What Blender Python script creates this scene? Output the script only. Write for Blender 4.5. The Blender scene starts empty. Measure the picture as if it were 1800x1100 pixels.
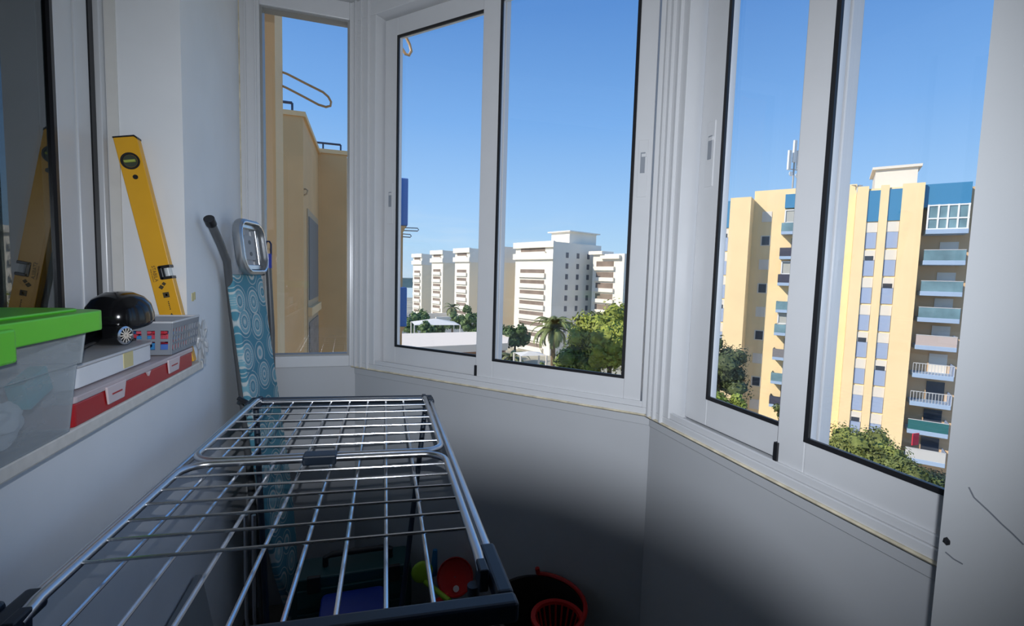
import bpy, bmesh, math, random
from math import sin, cos, pi, radians as R
from mathutils import Vector, Matrix, noise
random.seed(7)
SC = bpy.context.scene
COL = SC.collection
V = Vector

# ------------------------------------------------------------------ camera
F_PX, PITCH, ROLL, YAW = 825.0, 0.0759, 0.0285, 0.300
EYE = V((0, 0, 1.3))
_fw = V((sin(YAW)*cos(PITCH), cos(YAW)*cos(PITCH), -sin(PITCH)))
_r = V((cos(YAW), -sin(YAW), 0))
_u = _r.cross(_fw)
CR = _r*cos(ROLL) + _u*sin(ROLL)
CU = -_r*sin(ROLL) + _u*cos(ROLL)
FW = _fw
cd = bpy.data.cameras.new('camera'); cam = bpy.data.objects.new('camera', cd); COL.objects.link(cam)
cd.sensor_width = 36; cd.lens = 36*F_PX/1800; cd.clip_start = 0.02; cd.clip_end = 2000
m = Matrix.Identity(4)
for i in range(3):
    m[i][0] = CR[i]; m[i][1] = CU[i]; m[i][2] = -FW[i]; m[i][3] = EYE[i]
cam.matrix_world = m
SC.camera = cam

# ------------------------------------------------------------------ colour management, sky, sun, flash
SC.view_settings.view_transform = 'Standard'; SC.view_settings.look = 'None'
SC.view_settings.gamma = 1; SC.view_settings.use_curve_mapping = False
SC.view_settings.exposure = 0.0
W = bpy.data.worlds.new('sky'); SC.world = W; W.use_nodes = True
nt = W.node_tree; nt.nodes.clear()
tc = nt.nodes.new('ShaderNodeTexCoord'); sp = nt.nodes.new('ShaderNodeSeparateXYZ')
cr = nt.nodes.new('ShaderNodeValToRGB'); bg = nt.nodes.new('ShaderNodeBackground'); wo = nt.nodes.new('ShaderNodeOutputWorld')
ns = nt.nodes.new('ShaderNodeTexNoise'); mp = nt.nodes.new('ShaderNodeMapping'); mx = nt.nodes.new('ShaderNodeMix')
mx.data_type = 'RGBA'
nt.links.new(tc.outputs['Generated'], sp.inputs[0]); nt.links.new(sp.outputs[2], cr.inputs[0])
els = [(0.0, (.56, .74, .90)), (.06, (.47, .73, .99)), (.14, (.37, .64, 1.0)), (.30, (.21, .46, .90)), (.48, (.105, .29, .70)), (1.0, (.10, .27, .62))]
e = cr.color_ramp.elements
e[0].position = 0; e[0].color = (*els[0][1], 1); e[1].position = 1; e[1].color = (*els[-1][1], 1)
for p, c in els[1:-1]:
    q = e.new(p); q.color = (*c, 1)
# thin low cloud streaks
mp.inputs['Scale'].default_value = (3, 3, 26); ns.inputs['Scale'].default_value = 2.2; ns.inputs['Detail'].default_value = 6
nt.links.new(tc.outputs['Generated'], mp.inputs[0]); nt.links.new(mp.outputs[0], ns.inputs['Vector'])
c2 = nt.nodes.new('ShaderNodeValToRGB'); c2.color_ramp.elements[0].position = .5; c2.color_ramp.elements[1].position = .72
nt.links.new(ns.outputs['Fac'], c2.inputs[0])
c3 = nt.nodes.new('ShaderNodeValToRGB'); c3.color_ramp.elements[0].color = (.30, .30, .30, 1); c3.color_ramp.elements[1].position = .16; c3.color_ramp.elements[1].color = (0, 0, 0, 1)
nt.links.new(sp.outputs[2], c3.inputs[0])
mm = nt.nodes.new('ShaderNodeMath'); mm.operation = 'MULTIPLY'
nt.links.new(c2.outputs[0], mm.inputs[0]); nt.links.new(c3.outputs[0], mm.inputs[1])
nt.links.new(mm.outputs[0], mx.inputs['Factor']); nt.links.new(cr.outputs[0], mx.inputs['A']); mx.inputs['B'].default_value = (.86, .9, .95, 1)
nt.links.new(mx.outputs['Result'], bg.inputs[0]); bg.inputs[1].default_value = 1.0
nt.links.new(bg.outputs[0], wo.inputs[0])

sd = bpy.data.lights.new('sun', 'SUN'); sun = bpy.data.objects.new('sun', sd); COL.objects.link(sun)
sd.energy = 4.6; sd.angle = R(.6); sd.color = (1, .93, .80)
_s = V((-.985*cos(R(33)), -.02, sin(R(33)))).normalized()
sun.rotation_euler = (-_s).to_track_quat('-Z', 'Y').to_euler()
sun.location = (-20, 0, 30)

FLASH = EYE + CR*.010 + CU*.0725 - FW*.015
ld = bpy.data.lights.new('flash', 'SPOT'); fl = bpy.data.objects.new('flash_light', ld); COL.objects.link(fl)
ld.energy = 66.0; ld.spot_size = R(117); ld.spot_blend = 1.0; ld.color = (.86, .915, 1.0); ld.shadow_soft_size = .0045
fl.location = FLASH
fl.rotation_euler = (FW + CU*.03).to_track_quat('-Z', 'Y').to_euler()

# ------------------------------------------------------------------ pixel helpers (1800 x 1100 frame)
def ray(x, y): return CR*((x-900)/F_PX) - CU*((y-550)/F_PX) + FW
def pz(x, y, z): d = ray(x, y); return EYE + d*((z-EYE.z)/d.z)
def px_(x, y, X): d = ray(x, y); return EYE + d*((X-EYE.x)/d.x)
def py_(x, y, Y): d = ray(x, y); return EYE + d*((Y-EYE.y)/d.y)
def pd(x, y, D): return EYE + ray(x, y)*D                     # D = distance along the view axis

# ------------------------------------------------------------------ materials
MATS = {}
def mat(name, col, rough=.6, metal=0, noise_amt=0, nscale=20, bump=0, emis=None, spec=.5, coat=0):
    if name in MATS: return MATS[name]
    m = bpy.data.materials.new(name); m.use_nodes = True; t = m.node_tree
    b = t.nodes['Principled BSDF']
    b.inputs['Base Color'].default_value = (*col, 1); b.inputs['Roughness'].default_value = rough
    b.inputs['Metallic'].default_value = metal; b.inputs['Specular IOR Level'].default_value = spec
    b.inputs['Coat Weight'].default_value = coat
    n = t.nodes.new('ShaderNodeTexNoise'); n.inputs['Scale'].default_value = nscale; n.inputs['Detail'].default_value = 4
    g = t.nodes.new('ShaderNodeTexCoord'); t.links.new(g.outputs['Object'], n.inputs['Vector'])
    a = noise_amt if noise_amt else .03
    r = t.nodes.new('ShaderNodeValToRGB')
    r.color_ramp.elements[0].position = .3; r.color_ramp.elements[1].position = .7
    r.color_ramp.elements[0].color = (*[max(0, c*(1-a)) for c in col], 1)
    r.color_ramp.elements[1].color = (*[min(1, c*(1+a)) for c in col], 1)
    t.links.new(n.outputs['Fac'], r.inputs[0]); t.links.new(r.outputs[0], b.inputs['Base Color'])
    if bump:
        bp = t.nodes.new('ShaderNodeBump'); bp.inputs['Strength'].default_value = bump; bp.inputs['Distance'].default_value = .002
        t.links.new(n.outputs['Fac'], bp.inputs['Height']); t.links.new(bp.outputs[0], b.inputs['Normal'])
    MATS[name] = m; return m
def glass(name, tint=(1, 1, 1), refl=1.0):
    m = bpy.data.materials.new(name); m.use_nodes = True; t = m.node_tree; t.nodes.clear()
    o = t.nodes.new('ShaderNodeOutputMaterial'); mx = t.nodes.new('ShaderNodeMixShader')
    tr = t.nodes.new('ShaderNodeBsdfTransparent'); tr.inputs[0].default_value = (*tint, 1)
    gl = t.nodes.new('ShaderNodeBsdfGlossy'); gl.inputs['Roughness'].default_value = .01; gl.inputs[0].default_value = (.9, .95, 1, 1)
    lw = t.nodes.new('ShaderNodeLayerWeight'); lw.inputs['Blend'].default_value = .5
    pw = t.nodes.new('ShaderNodeMath'); pw.operation = 'POWER'; pw.inputs[1].default_value = 4
    fr = t.nodes.new('ShaderNodeMath'); fr.operation = 'MULTIPLY_ADD'; fr.inputs[1].default_value = .9; fr.inputs[2].default_value = .035
    mu = t.nodes.new('ShaderNodeMath'); mu.operation = 'MULTIPLY'; mu.inputs[1].default_value = refl
    t.links.new(lw.outputs['Facing'], pw.inputs[0]); t.links.new(pw.outputs[0], fr.inputs[0])
    t.links.new(fr.outputs[0], mu.inputs[0]); t.links.new(mu.outputs[0], mx.inputs[0])
    t.links.new(tr.outputs[0], mx.inputs[1]); t.links.new(gl.outputs[0], mx.inputs[2]); t.links.new(mx.outputs[0], o.inputs[0])
    return m
def clear_plastic(name, col, fac):
    m = bpy.data.materials.new(name); m.use_nodes = True; t = m.node_tree
    b = t.nodes['Principled BSDF']; b.inputs['Base Color'].default_value = (*col, 1); b.inputs['Roughness'].default_value = .3
    o = t.nodes['Material Output']; tr = t.nodes.new('ShaderNodeBsdfTransparent'); mx = t.nodes.new('ShaderNodeMixShader')
    tr.inputs[0].default_value = (.93, .95, .96, 1)
    n = t.nodes.new('ShaderNodeTexNoise'); n.inputs['Scale'].default_value = 9
    mr = t.nodes.new('ShaderNodeMapRange'); mr.inputs['To Min'].default_value = fac-.08; mr.inputs['To Max'].default_value = fac+.08
    t.links.new(n.outputs['Fac'], mr.inputs['Value']); t.links.new(mr.outputs[0], mx.inputs[0])
    t.links.new(tr.outputs[0], mx.inputs[1]); t.links.new(b.outputs[0], mx.inputs[2]); t.links.new(mx.outputs[0], o.inputs[0])
    return m

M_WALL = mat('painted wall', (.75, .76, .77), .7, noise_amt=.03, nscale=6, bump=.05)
M_CEIL = mat('painted ceiling', (.5, .5, .5), .8)
M_ALU = mat('white lacquered aluminium', (.60, .605, .615), .28, spec=.5, noise_amt=.01)
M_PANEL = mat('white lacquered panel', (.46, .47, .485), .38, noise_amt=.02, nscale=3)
M_GASK = mat('black rubber gasket', (.012, .012, .014), .35)
M_CAULK = mat('yellowed sealant', (.62, .55, .40), .7, noise_amt=.25, nscale=30)
M_GLASS = glass('window glass'); M_DGLASS = glass('dark window glass', (.45, .5, .5), 1.3)
M_FLOOR = mat('floor tile', (.16, .145, .13), .4, noise_amt=.1)
M_LEDGE = mat('stone sill', (.62, .59, .54), .5, noise_amt=.06, nscale=60)
M_STEEL = mat('brushed steel tube', (.62, .63, .65), .28, 1.0, noise_amt=.03)
M_ROD = mat('chromed wire', (.75, .76, .78), .22, 1.0)
M_NAVY = mat('dark navy plastic', (.010, .020, .036), .42, noise_amt=.1)
M_BLACK = mat('gloss black plastic', (.006, .006, .007), .12, noise_amt=.1)
M_DARK = mat('dark room', (.035, .04, .04), .9)

# ------------------------------------------------------------------ mesh builder
class MB:
    def __init__(s): s.bm = bmesh.new()
    def face(s, pts):
        return s.bm.faces.new([s.bm.verts.new(p) for p in pts])
    def hexa(s, p):      # 8 points: bottom ring 0-3, top ring 4-7
        v = [s.bm.verts.new(q) for q in p]
        for f in ((3, 2, 1, 0), (4, 5, 6, 7), (0, 1, 5, 4), (1, 2, 6, 5), (2, 3, 7, 6), (3, 0, 4, 7)): s.bm.faces.new([v[i] for i in f])
        return s
    def box(s, a, b, M=None):
        x0, y0, z0 = a; x1, y1, z1 = b
        p = [V(q) for q in ((x0, y0, z0), (x1, y0, z0), (x1, y1, z0), (x0, y1, z0), (x0, y0, z1), (x1, y0, z1), (x1, y1, z1), (x0, y1, z1))]
        if M is not None: p = [M @ q for q in p]
        return s.hexa(p)
    def prism(s, poly, h, M=None):   # poly in xy, extruded along z by h
        a = [V((x, y, 0)) for x, y in poly]; b = [V((x, y, h)) for x, y in poly]
        if M is not None: a = [M @ q for q in a]; b = [M @ q for q in b]
        va = [s.bm.verts.new(q) for q in a]; vb = [s.bm.verts.new(q) for q in b]; n = len(a)
        s.bm.faces.new(va[::-1]); s.bm.faces.new(vb)
        for i in range(n): s.bm.faces.new((va[i], va[(i+1) % n], vb[(i+1) % n], vb[i]))
        return s
    def tube(s, path, r, seg=10, closed=False, flat=1.0, ref=None):
        P = [V(p) for p in path]; n = len(P); rings = []
        rr = r if isinstance(r, (list, tuple)) else [r]*n
        up = V(ref) if ref else None
        for i in range(n):
            a = P[i-1] if (i > 0 or closed) else P[i]; b = P[(i+1) % n] if (i < n-1 or closed) else P[i]
            t = (b-a).normalized()
            if up is None: up = V((0, 0, 1)) if abs(t.z) < .9 else V((0, 1, 0))
            x = up.cross(t)
            if x.length < 1e-4: x = V((1, 0, 0)).cross(t)
            x.normalize(); y = t.cross(x)
            if not ref: up = y.copy()
            rings.append([s.bm.verts.new(P[i]+x*cos(2*pi*k/seg)*rr[i]+y*sin(2*pi*k/seg)*rr[i]*flat) for k in range(seg)])
        for i in range(n if closed else n-1):
            A, B = rings[i], rings[(i+1) % n]
            for k in range(seg): s.bm.faces.new((A[k], A[(k+1) % seg], B[(k+1) % seg], B[k]))
        if not closed:
            s.bm.faces.new(rings[0][::-1]); s.bm.faces.new(rings[-1])
        return s
    def lathe(s, prof, seg=32, M=None, close=True):   # prof (r,z)
        rings = []
        for r, z in prof:
            q = []
            for k in range(seg):
                p = V((r*cos(2*pi*k/seg), r*sin(2*pi*k/seg), z))
                q.append(s.bm.verts.new(M @ p if M is not None else p))
            rings.append(q)
        for i in range(len(rings)-1):
            for k in range(seg): s.bm.faces.new((rings[i][k], rings[i][(k+1) % seg], rings[i+1][(k+1) % seg], rings[i+1][k]))
        if close:
            s.bm.faces.new(rings[0][::-1]); s.bm.faces.new(rings[-1])
        return s
    def ball(s, c, r, sub=2, sc=(1, 1, 1), disp=0, fr=2):
        d = bmesh.ops.create_icosphere(s.bm, subdivisions=sub, radius=1)
        for v in d['verts']:
            k = 1 + (disp*noise.noise(v.co*fr+V(c)) if disp else 0)
            v.co = V((v.co.x*r*sc[0]*k, v.co.y*r*sc[1]*k, v.co.z*r*sc[2]*k)) + V(c)
        return s
    def build(s, name, ma, parent=None, smooth=False, bevel=0, bseg=2, world=True, angle=40):
        bmesh.ops.recalc_face_normals(s.bm, faces=s.bm.faces)
        me = bpy.data.meshes.new(name); s.bm.to_mesh(me); s.bm.free()
        if parent is not None and world:
            Mx = parent.matrix_basis.copy(); p = parent.parent
            while p is not None: Mx = p.matrix_basis @ Mx; p = p.parent
            me.transform(Mx.inverted())
        me.materials.append(ma)
        if smooth:
            for f in me.polygons: f.use_smooth = True
            me.set_sharp_from_angle(angle=R(angle))
        o = bpy.data.objects.new(name, me); COL.objects.link(o)
        if parent is not None: o.parent = parent
        if bevel:
            b = o.modifiers.new('bevel', 'BEVEL'); b.width = bevel; b.segments = bseg; b.limit_method = 'ANGLE'; b.angle_limit = R(35)
        return o
def tag(o, label, cat, group=None):
    o['label'] = label; o['category'] = cat
    if group: o['group'] = group
    return o
def thing(name, loc, label, cat, group=None, rz=0):
    o = bpy.data.objects.new(name, None); COL.objects.link(o); o.location = loc; o.rotation_euler = (0, 0, rz); o.empty_display_size = .1
    return tag(o, label, cat, group)
def struct(name, loc=(0, 0, 0)):
    o = bpy.data.objects.new(name, None); COL.objects.link(o); o.location = loc; o['kind'] = 'structure'; return o
def S(o): o['kind'] = 'structure'; return o
def arc(c, r, a0, a1, n, ax, ay):
    return [V(c)+V(ax)*r*cos(a0+(a1-a0)*i/n)+V(ay)*r*sin(a0+(a1-a0)*i/n) for i in range(n+1)]
def rrect(x0, y0, x1, y1, r, n=6):
    o = []
    for cx, cy, a in ((x1-r, y0+r, -pi/2), (x1-r, y1-r, 0), (x0+r, y1-r, pi/2), (x0+r, y0+r, pi)):
        o += [(cx+r*cos(a+pi/2*i/n), cy+r*sin(a+pi/2*i/n)) for i in range(n+1)]
    return o
def text(body, size, ma, parent, M, name='lettering', extr=.0002):
    c = bpy.data.curves.new(name, 'FONT'); c.body = body; c.size = size; c.extrude = extr; c.align_x = 'CENTER'; c.align_y = 'CENTER'
    t = bpy.data.objects.new('tmp', c); COL.objects.link(t)
    dg = bpy.context.evaluated_depsgraph_get(); me = bpy.data.meshes.new_from_object(t.evaluated_get(dg))
    bpy.data.objects.remove(t); me.transform(M)
    if parent is not None: me.transform(parent.matrix_basis.inverted())
    me.materials.clear(); me.materials.append(ma)
    o = bpy.data.objects.new(name, me); COL.objects.link(o); o.parent = parent; return o

# ================================================================== ROOM SHELL
XL, D1 = -.433, 1.925                     # left wall plane, end wall plane
A2 = V((-.045, 1.925, 0)); B2 = V((.748, 1.09, 0)); X3 = .742; XP, YP = .52, .288
ZS, ZC = .937, 2.292                      # sill line, ceiling
REV = 1.364                               # far jamb of the recess in the left wall
LZ = 1.065                                # ledge top
YB = -1.1
S(MB().prism([(-.45, YB), (.75, YB), (.9, .2), (.80, 1.11), (-.03, 1.98), (-.45, 1.98)], .06, Matrix.Translation((0, 0, -.06))).build('floor', M_FLOOR))
S(MB().prism([(-1.9, YB-.1), (.9, YB-.1), (.9, 1.16), (0.02, 2.06), (-1.9, 2.06)], .2, Matrix.Translation((0, 0, ZC))).build('ceiling', M_CEIL))
# left wall: below the ledge, the pier beyond the recess, above it
w = MB()
w.box((-.62, YB, 0), (XL, 1.98, LZ-.021))
w.box((-.62, REV, LZ-.021), (XL, 1.98, ZC))
w.box((-.62, YB, 2.235), (XL, REV, ZC))
w.box((-.62, YB, LZ-.03), (XL, -.35, 2.235))
S(w.build('wall_left', M_WALL))
S(MB().box((-1.5, YB-.08, 0), (.9, YB, ZC)).build('wall_back', mat('darkened back wall', (.07, .065, .06), .6)))  # unseen wall, coloured dark to cut the flash bounce
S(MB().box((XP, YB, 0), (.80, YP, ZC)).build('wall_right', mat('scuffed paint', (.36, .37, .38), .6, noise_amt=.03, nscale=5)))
# dark room behind the left window
w = MB(); w.box((-1.84, -.6, .6), (-1.80, 1.9, ZC)); w.box((-1.80, 1.86, .6), (-.64, 1.9, ZC)); w.box((-1.80, -.6, .6), (-.64, -.56, ZC)); w.box((-1.8, -.56, .6), (-.64, 1.86, .64))
S(w.build('wall_inner', M_DARK))
# ledge
S(MB().box((-.60, -.34, LZ-.021), (-.402, REV, LZ)).box((XL, REV, LZ-.021), (-.402, REV+.012, LZ)).build('trim_1', M_LEDGE, bevel=.003))
# parapet walls of the bay
def along(P, Q):
    d = (Q-P); L = d.length; d = d/L; n = V((d.y, -d.x, 0))      # n points inside
    M = Matrix(((d.x, -n.x, 0, P.x), (d.y, -n.y, 0, P.y), (0, 0, 1, 0), (0, 0, 0, 1)))   # x along, y outward, z up
    return M, L
M1, L1 = along(V((XL, D1, 0)), A2)
M2, L2 = along(A2, B2)
M3, L3 = along(V((X3, 1.09, 0)), V((X3, YP, 0)))
for M_, L_, nm in ((M1, L1, 'wall_end'), (M2, L2, 'wall_bay'), (M3, L3, 'wall_window')):
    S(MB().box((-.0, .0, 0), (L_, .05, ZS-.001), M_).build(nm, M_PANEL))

# ================================================================== WINDOWS
def bar(mb, M_, x0, x1, y0, y1, z0, z1): mb.box((x0, y0, z0), (x1, y1, z1), M_)
def frame_ring(M_, x0, x1, y0, y1, z0, z1, wl, wr, wb, wt):
    b = MB()
    b.box((x0, y0, z0), (x0+wl, y1, z1), M_); b.box((x1-wr, y0, z0), (x1, y1, z1), M_)
    b.box((x0+wl, y0, z0), (x1-wr, y1, z0+wb), M_); b.box((x0+wl, y0, z1-wt), (x1-wr, y1, z1), M_)
    return b
def gasket(M_, x0, x1, z0, z1, y, t=.007, parent=None):
    g = frame_ring(M_, x0, x1, y-.003, y+.003, z0, z1, t, t, t, t).build('gasket', M_GASK, parent); return g
def latch(M_, x, z, y, parent):
    l = MB().box((x-.013, y-.0025, z-.075), (x+.013, y+.001, z+.075), M_).build('latch', M_ALU, parent, bevel=.001)
    MB().box((x-.006, y-.0042, z-.012), (x+.006, y-.001, z+.042), M_).build('latch_recess', mat('latch shadow gap', (.25, .27, .30), .4), l)
    MB().box((x-.003, y-.006, z+.03), (x+.010, y-.002, z+.038), M_).build('latch_tab', M_ALU, l)
def rib(mb, M_, xs, y0, z0, z1, w=.006, h=.006):
    for x in xs: mb.box((x-w/2, y0-h, z0), (x+w/2, y0+.004, z1), M_)
ZT = ZC
# window 1: fixed pane in the end wall
W1 = struct('window_1', (XL, D1, ZS))
f = frame_ring(M1, 0, L1, -.012, .045, ZS, ZT, .065, .022, .042, .062)
rib(f, M1, (.02, .052), -.012, ZS, ZT); rib(f, M1, (L1-.010,), -.012, ZS, ZT)
f.build('window_frame', M_ALU, W1, bevel=.002)
frame_ring(M1, .065, L1-.022, -.004, .04, ZS+.042, ZT-.062, .008, .008, .006, .006).build('glazing_bead', mat('grey glazing bead', (.28, .28, .27), .4), W1)
MB().box((.069, .018, ZS+.045), (L1-.026, .022, ZT-.065), M1).build('window_pane', M_GLASS, W1)
MB().tube([M1 @ V((0.0, -.012, z)) for z in (ZS, 1.2, 1.5, 1.9, ZC)], .003, 6).build('sealant', M_CAULK, W1)
# window 2: two sliding sashes
def slider(name, M_, L_, x_fr0, x_fr1, sA, sB, ztop, anchor, latchA, latchB, xpanel):
    w_ = struct(name, anchor)
    f = frame_ring(M_, x_fr0, x_fr1, -.016, .062, ZS, ZT, .0, .0, .010, .062) if False else MB()
    zb = ZS+.008; zt = 2.225
    # outer frame: posts with ribs, tracks
    f.box((0, -.016, ZS), (L_, .062, ZS+.018), M_); f.box((0, -.016, zt), (L_, .062, ZT), M_)
    f.box((0, -.016, ZS+.018), (x_fr0, .062, zt), M_); f.box((x_fr1, -.016, ZS+.018), (L_, .062, zt), M_)
    f.box((x_fr0, -.012, ZS+.018), (x_fr1, -.004, ZS+.034), M_)
    f.box((x_fr0, .056, ZS+.018), (x_fr1, .062, ZS+.045), M_)
    nrib = [x_fr0*.18, x_fr0*.42, x_fr0*.72]
    rib(f, M_, nrib, -.016, ZS, ZT, .008, .008)
    if L_-x_fr1 > .02: rib(f, M_, [x_fr1+.018], -.016, ZS, ZT, .006, .006)
    f.build('window_frame', M_ALU, w_, bevel=.0018)
    for k, (s0, g0, g1, s1, yy, lt) in enumerate((sA, sB)):
        fr = frame_ring(M_, s0, s1, yy, yy+.026, ZS+.022 if k else ZS+.026, zt-.008, g0-s0, s1-g1, 1.028-(ZS+.022 if k else ZS+.026), zt-.008-ztop)
        so = fr.build('sash', M_ALU, w_, bevel=.002)
        gasket(M_, g0-.001, g1+.001, 1.027, ztop+.001, yy-.0005, .0085, so)
        MB().box((g0, yy+.011, 1.03), (g1, yy+.015, ztop), M_).build('glass_pane', M_GLASS, so)
        if lt: latch(M_, lt[0], lt[1], yy, so)
    MB().tube([M_ @ V((x, -.017, ZS-.001)) for x in [L_*i/12 for i in range(13)]], .0045, 6, flat=.7).build('sealant', M_CAULK, w_)
    MB().box((0, -.004, .905), (L_, .0, ZS-.004), M_).build('sill_trim', M_PANEL, w_, bevel=.0015)
    return w_
w2 = slider('window_2', M2, L2, .118, 1.125, (.125, .187, .585, .640, .024, (.157, 1.56)), (.572, .638, 1.070, 1.118, -.006, (1.094, 1.60)), 2.152, (A2.x, A2.y, ZS), 0, 0, 0)
MB().box((.5695, -.0105, .968), (.5775, .02, 1.006), M2).build('stop_buffer', M_GASK, w2)
w3 = slider('window_3', M3, L3, .10, L3-.006, (.112, .188, .425, .475, .024, (.150, 1.60)), (.416, .474, .705, .748, -.006, None), 2.152, (X3, 1.09, ZS), 0, 0, 0)
MB().box((.4135, -.0105, .968), (.4215, .02, 1.006), M3).build('stop_buffer', M_GASK, w3)
# corner cover where the two sliding windows meet, and at the first corner
S(MB().box((X3-.008, 1.075, ZS), (X3+.012, 1.105, ZC)).build('trim_2', M_ALU, bevel=.003))
S(MB().box((A2.x-.012, A2.y-.012, ZS), (A2.x+.010, A2.y+.01, ZC)).build('trim_3', M_ALU, bevel=.003))
# window 4: the kitchen window in the left wall
W4 = struct('window_4', (-.60, REV, LZ))
f = MB()
f.box((-.625, REV-.022, LZ), (-.585, REV, 2.235)); f.box((-.625, -.34, LZ), (-.585, REV-.022, LZ+.02)); f.box((-.625, -.34, 2.20), (-.585, REV-.022, 2.235))
f.build('window_frame', M_ALU, W4, bevel=.002)
s_ = MB().box((-.628, 1.200, LZ+.022), (-.598, REV-.042, 2.198)).box((-.628, 1.262, LZ+.022), (-.594, 1.275, 2.198)).box((-.628, .3, LZ+.022), (-.598, 1.200, LZ+.075)).box((-.628, .3, 2.14), (-.598, 1.200, 2.198)).build('sash', M_ALU, W4, bevel=.002)
MB().box((-.626, REV-.041, LZ+.02), (-.596, REV-.023, 2.2)).build('gasket', M_GASK, s_)
MB().box((-.610, 1.190, LZ+.075), (-.5985, 1.1995, 2.14)).build('gasket', M_GASK, s_)
MB().box((-.609, .3, LZ+.075), (-.605, 1.190, 2.14)).build('glass_pane', M_DGLASS, s_)
S(MB().box((-.583, REV-.004, LZ), (-.562, REV, 2.235)).build('trim_4', mat('cream jamb paint', (.66, .64, .60), .6)))
# dry tape scraps on the wall
tp = MB().box((XL-.001, 1.398, 1.215), (XL+.0012, 1.412, 1.236)).box((XL-.001, 1.414, 1.218), (XL+.0012, 1.424, 1.238)).build('tape_scrap', mat('old masking tape', (.58, .50, .25), .8))
tag(tp, 'yellowed scrap of masking tape stuck on the white wall beside the level', 'tape')
# scratches on the right wall
def scratch(pts, label):
    P = [px_(x, y, XP-.0004) for x, y in pts]
    tag(MB().tube(P, .0006, 5).build('wall_scratch', mat('scratch grey', (.12, .13, .15), .8)), label, 'scratch')
scratch([(1703, 856), (1712, 874), (1740, 900), (1760, 920), (1780, 938), (1799, 957)], 'long dark curved scratch down the right wall, the longest one')
scratch([(1662, 970), (1676, 982), (1692, 991)], 'short faint scratch low on the right wall beside its edge')
tag(MB().ball(px_(1664, 951, XP), .0035, 1, (.5, 1, 1.2)).build('wall_screw', M_GASK), 'small black screw hole at the edge of the right wall', 'screw')

# ================================================================== PHOTOGRAPHER'S CAMERA ON ITS TRIPOD (its shadow falls on the bay wall)
def cm(p): return EYE + CR*p[0] + CU*p[1] + FW*p[2]
MC = Matrix(((CR.x, CU.x, FW.x, EYE.x), (CR.y, CU.y, FW.y, EYE.y), (CR.z, CU.z, FW.z, EYE.z), (0, 0, 0, 1)))
tri = thing('tripod', (0, -.06, 0), 'dark tripod carrying the photo camera', 'tripod')
for k in range(3):
    a = -pi/2 + k*2*pi/3
    a = a + .0
    MB().tube([(.02*cos(a), -.06+.02*sin(a), 1.10), (.24*cos(a), -.06+.24*sin(a), .008)], [.012, .007], 10).build('leg', M_GASK, tri, True)
MB().tube([(0, -.06, .9), (0, -.06, 1.19)], .014, 12).lathe([(.03, 1.18), (.03, 1.20)], 20, Matrix.Translation((0, -.06, 0))).build('column', M_GASK, tri, True)
pc = thing('photo_camera', (0, -.06, 1.2), 'black camera with raised flash standing on the tripod', 'camera')
MB().box((-.066, -.075, -.115), (.066, .038, -.055), MC).build('body', M_GASK, pc, bevel=.006)
MB().tube([cm((.010, .038, -.09)), cm((.010, .070, -.045))], .008, 8).box((-.024, .062, -.050), (.044, .088, -.024), MC).build('flash', M_GASK, pc, bevel=.002)
prof = [(.036, -.055), (.042, -.05), (.050, .0), (.055, .035), (.0515, .035), (.042, -.02), (.034, -.045)]
MB().lathe(prof, 40, MC, close=False).build('lens_barrel', M_GASK, pc, True)
MB().box((-.03, -.09, -.11), (.03, -.074, -.06), MC).build('mounting_plate', M_GASK, pc)

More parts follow.
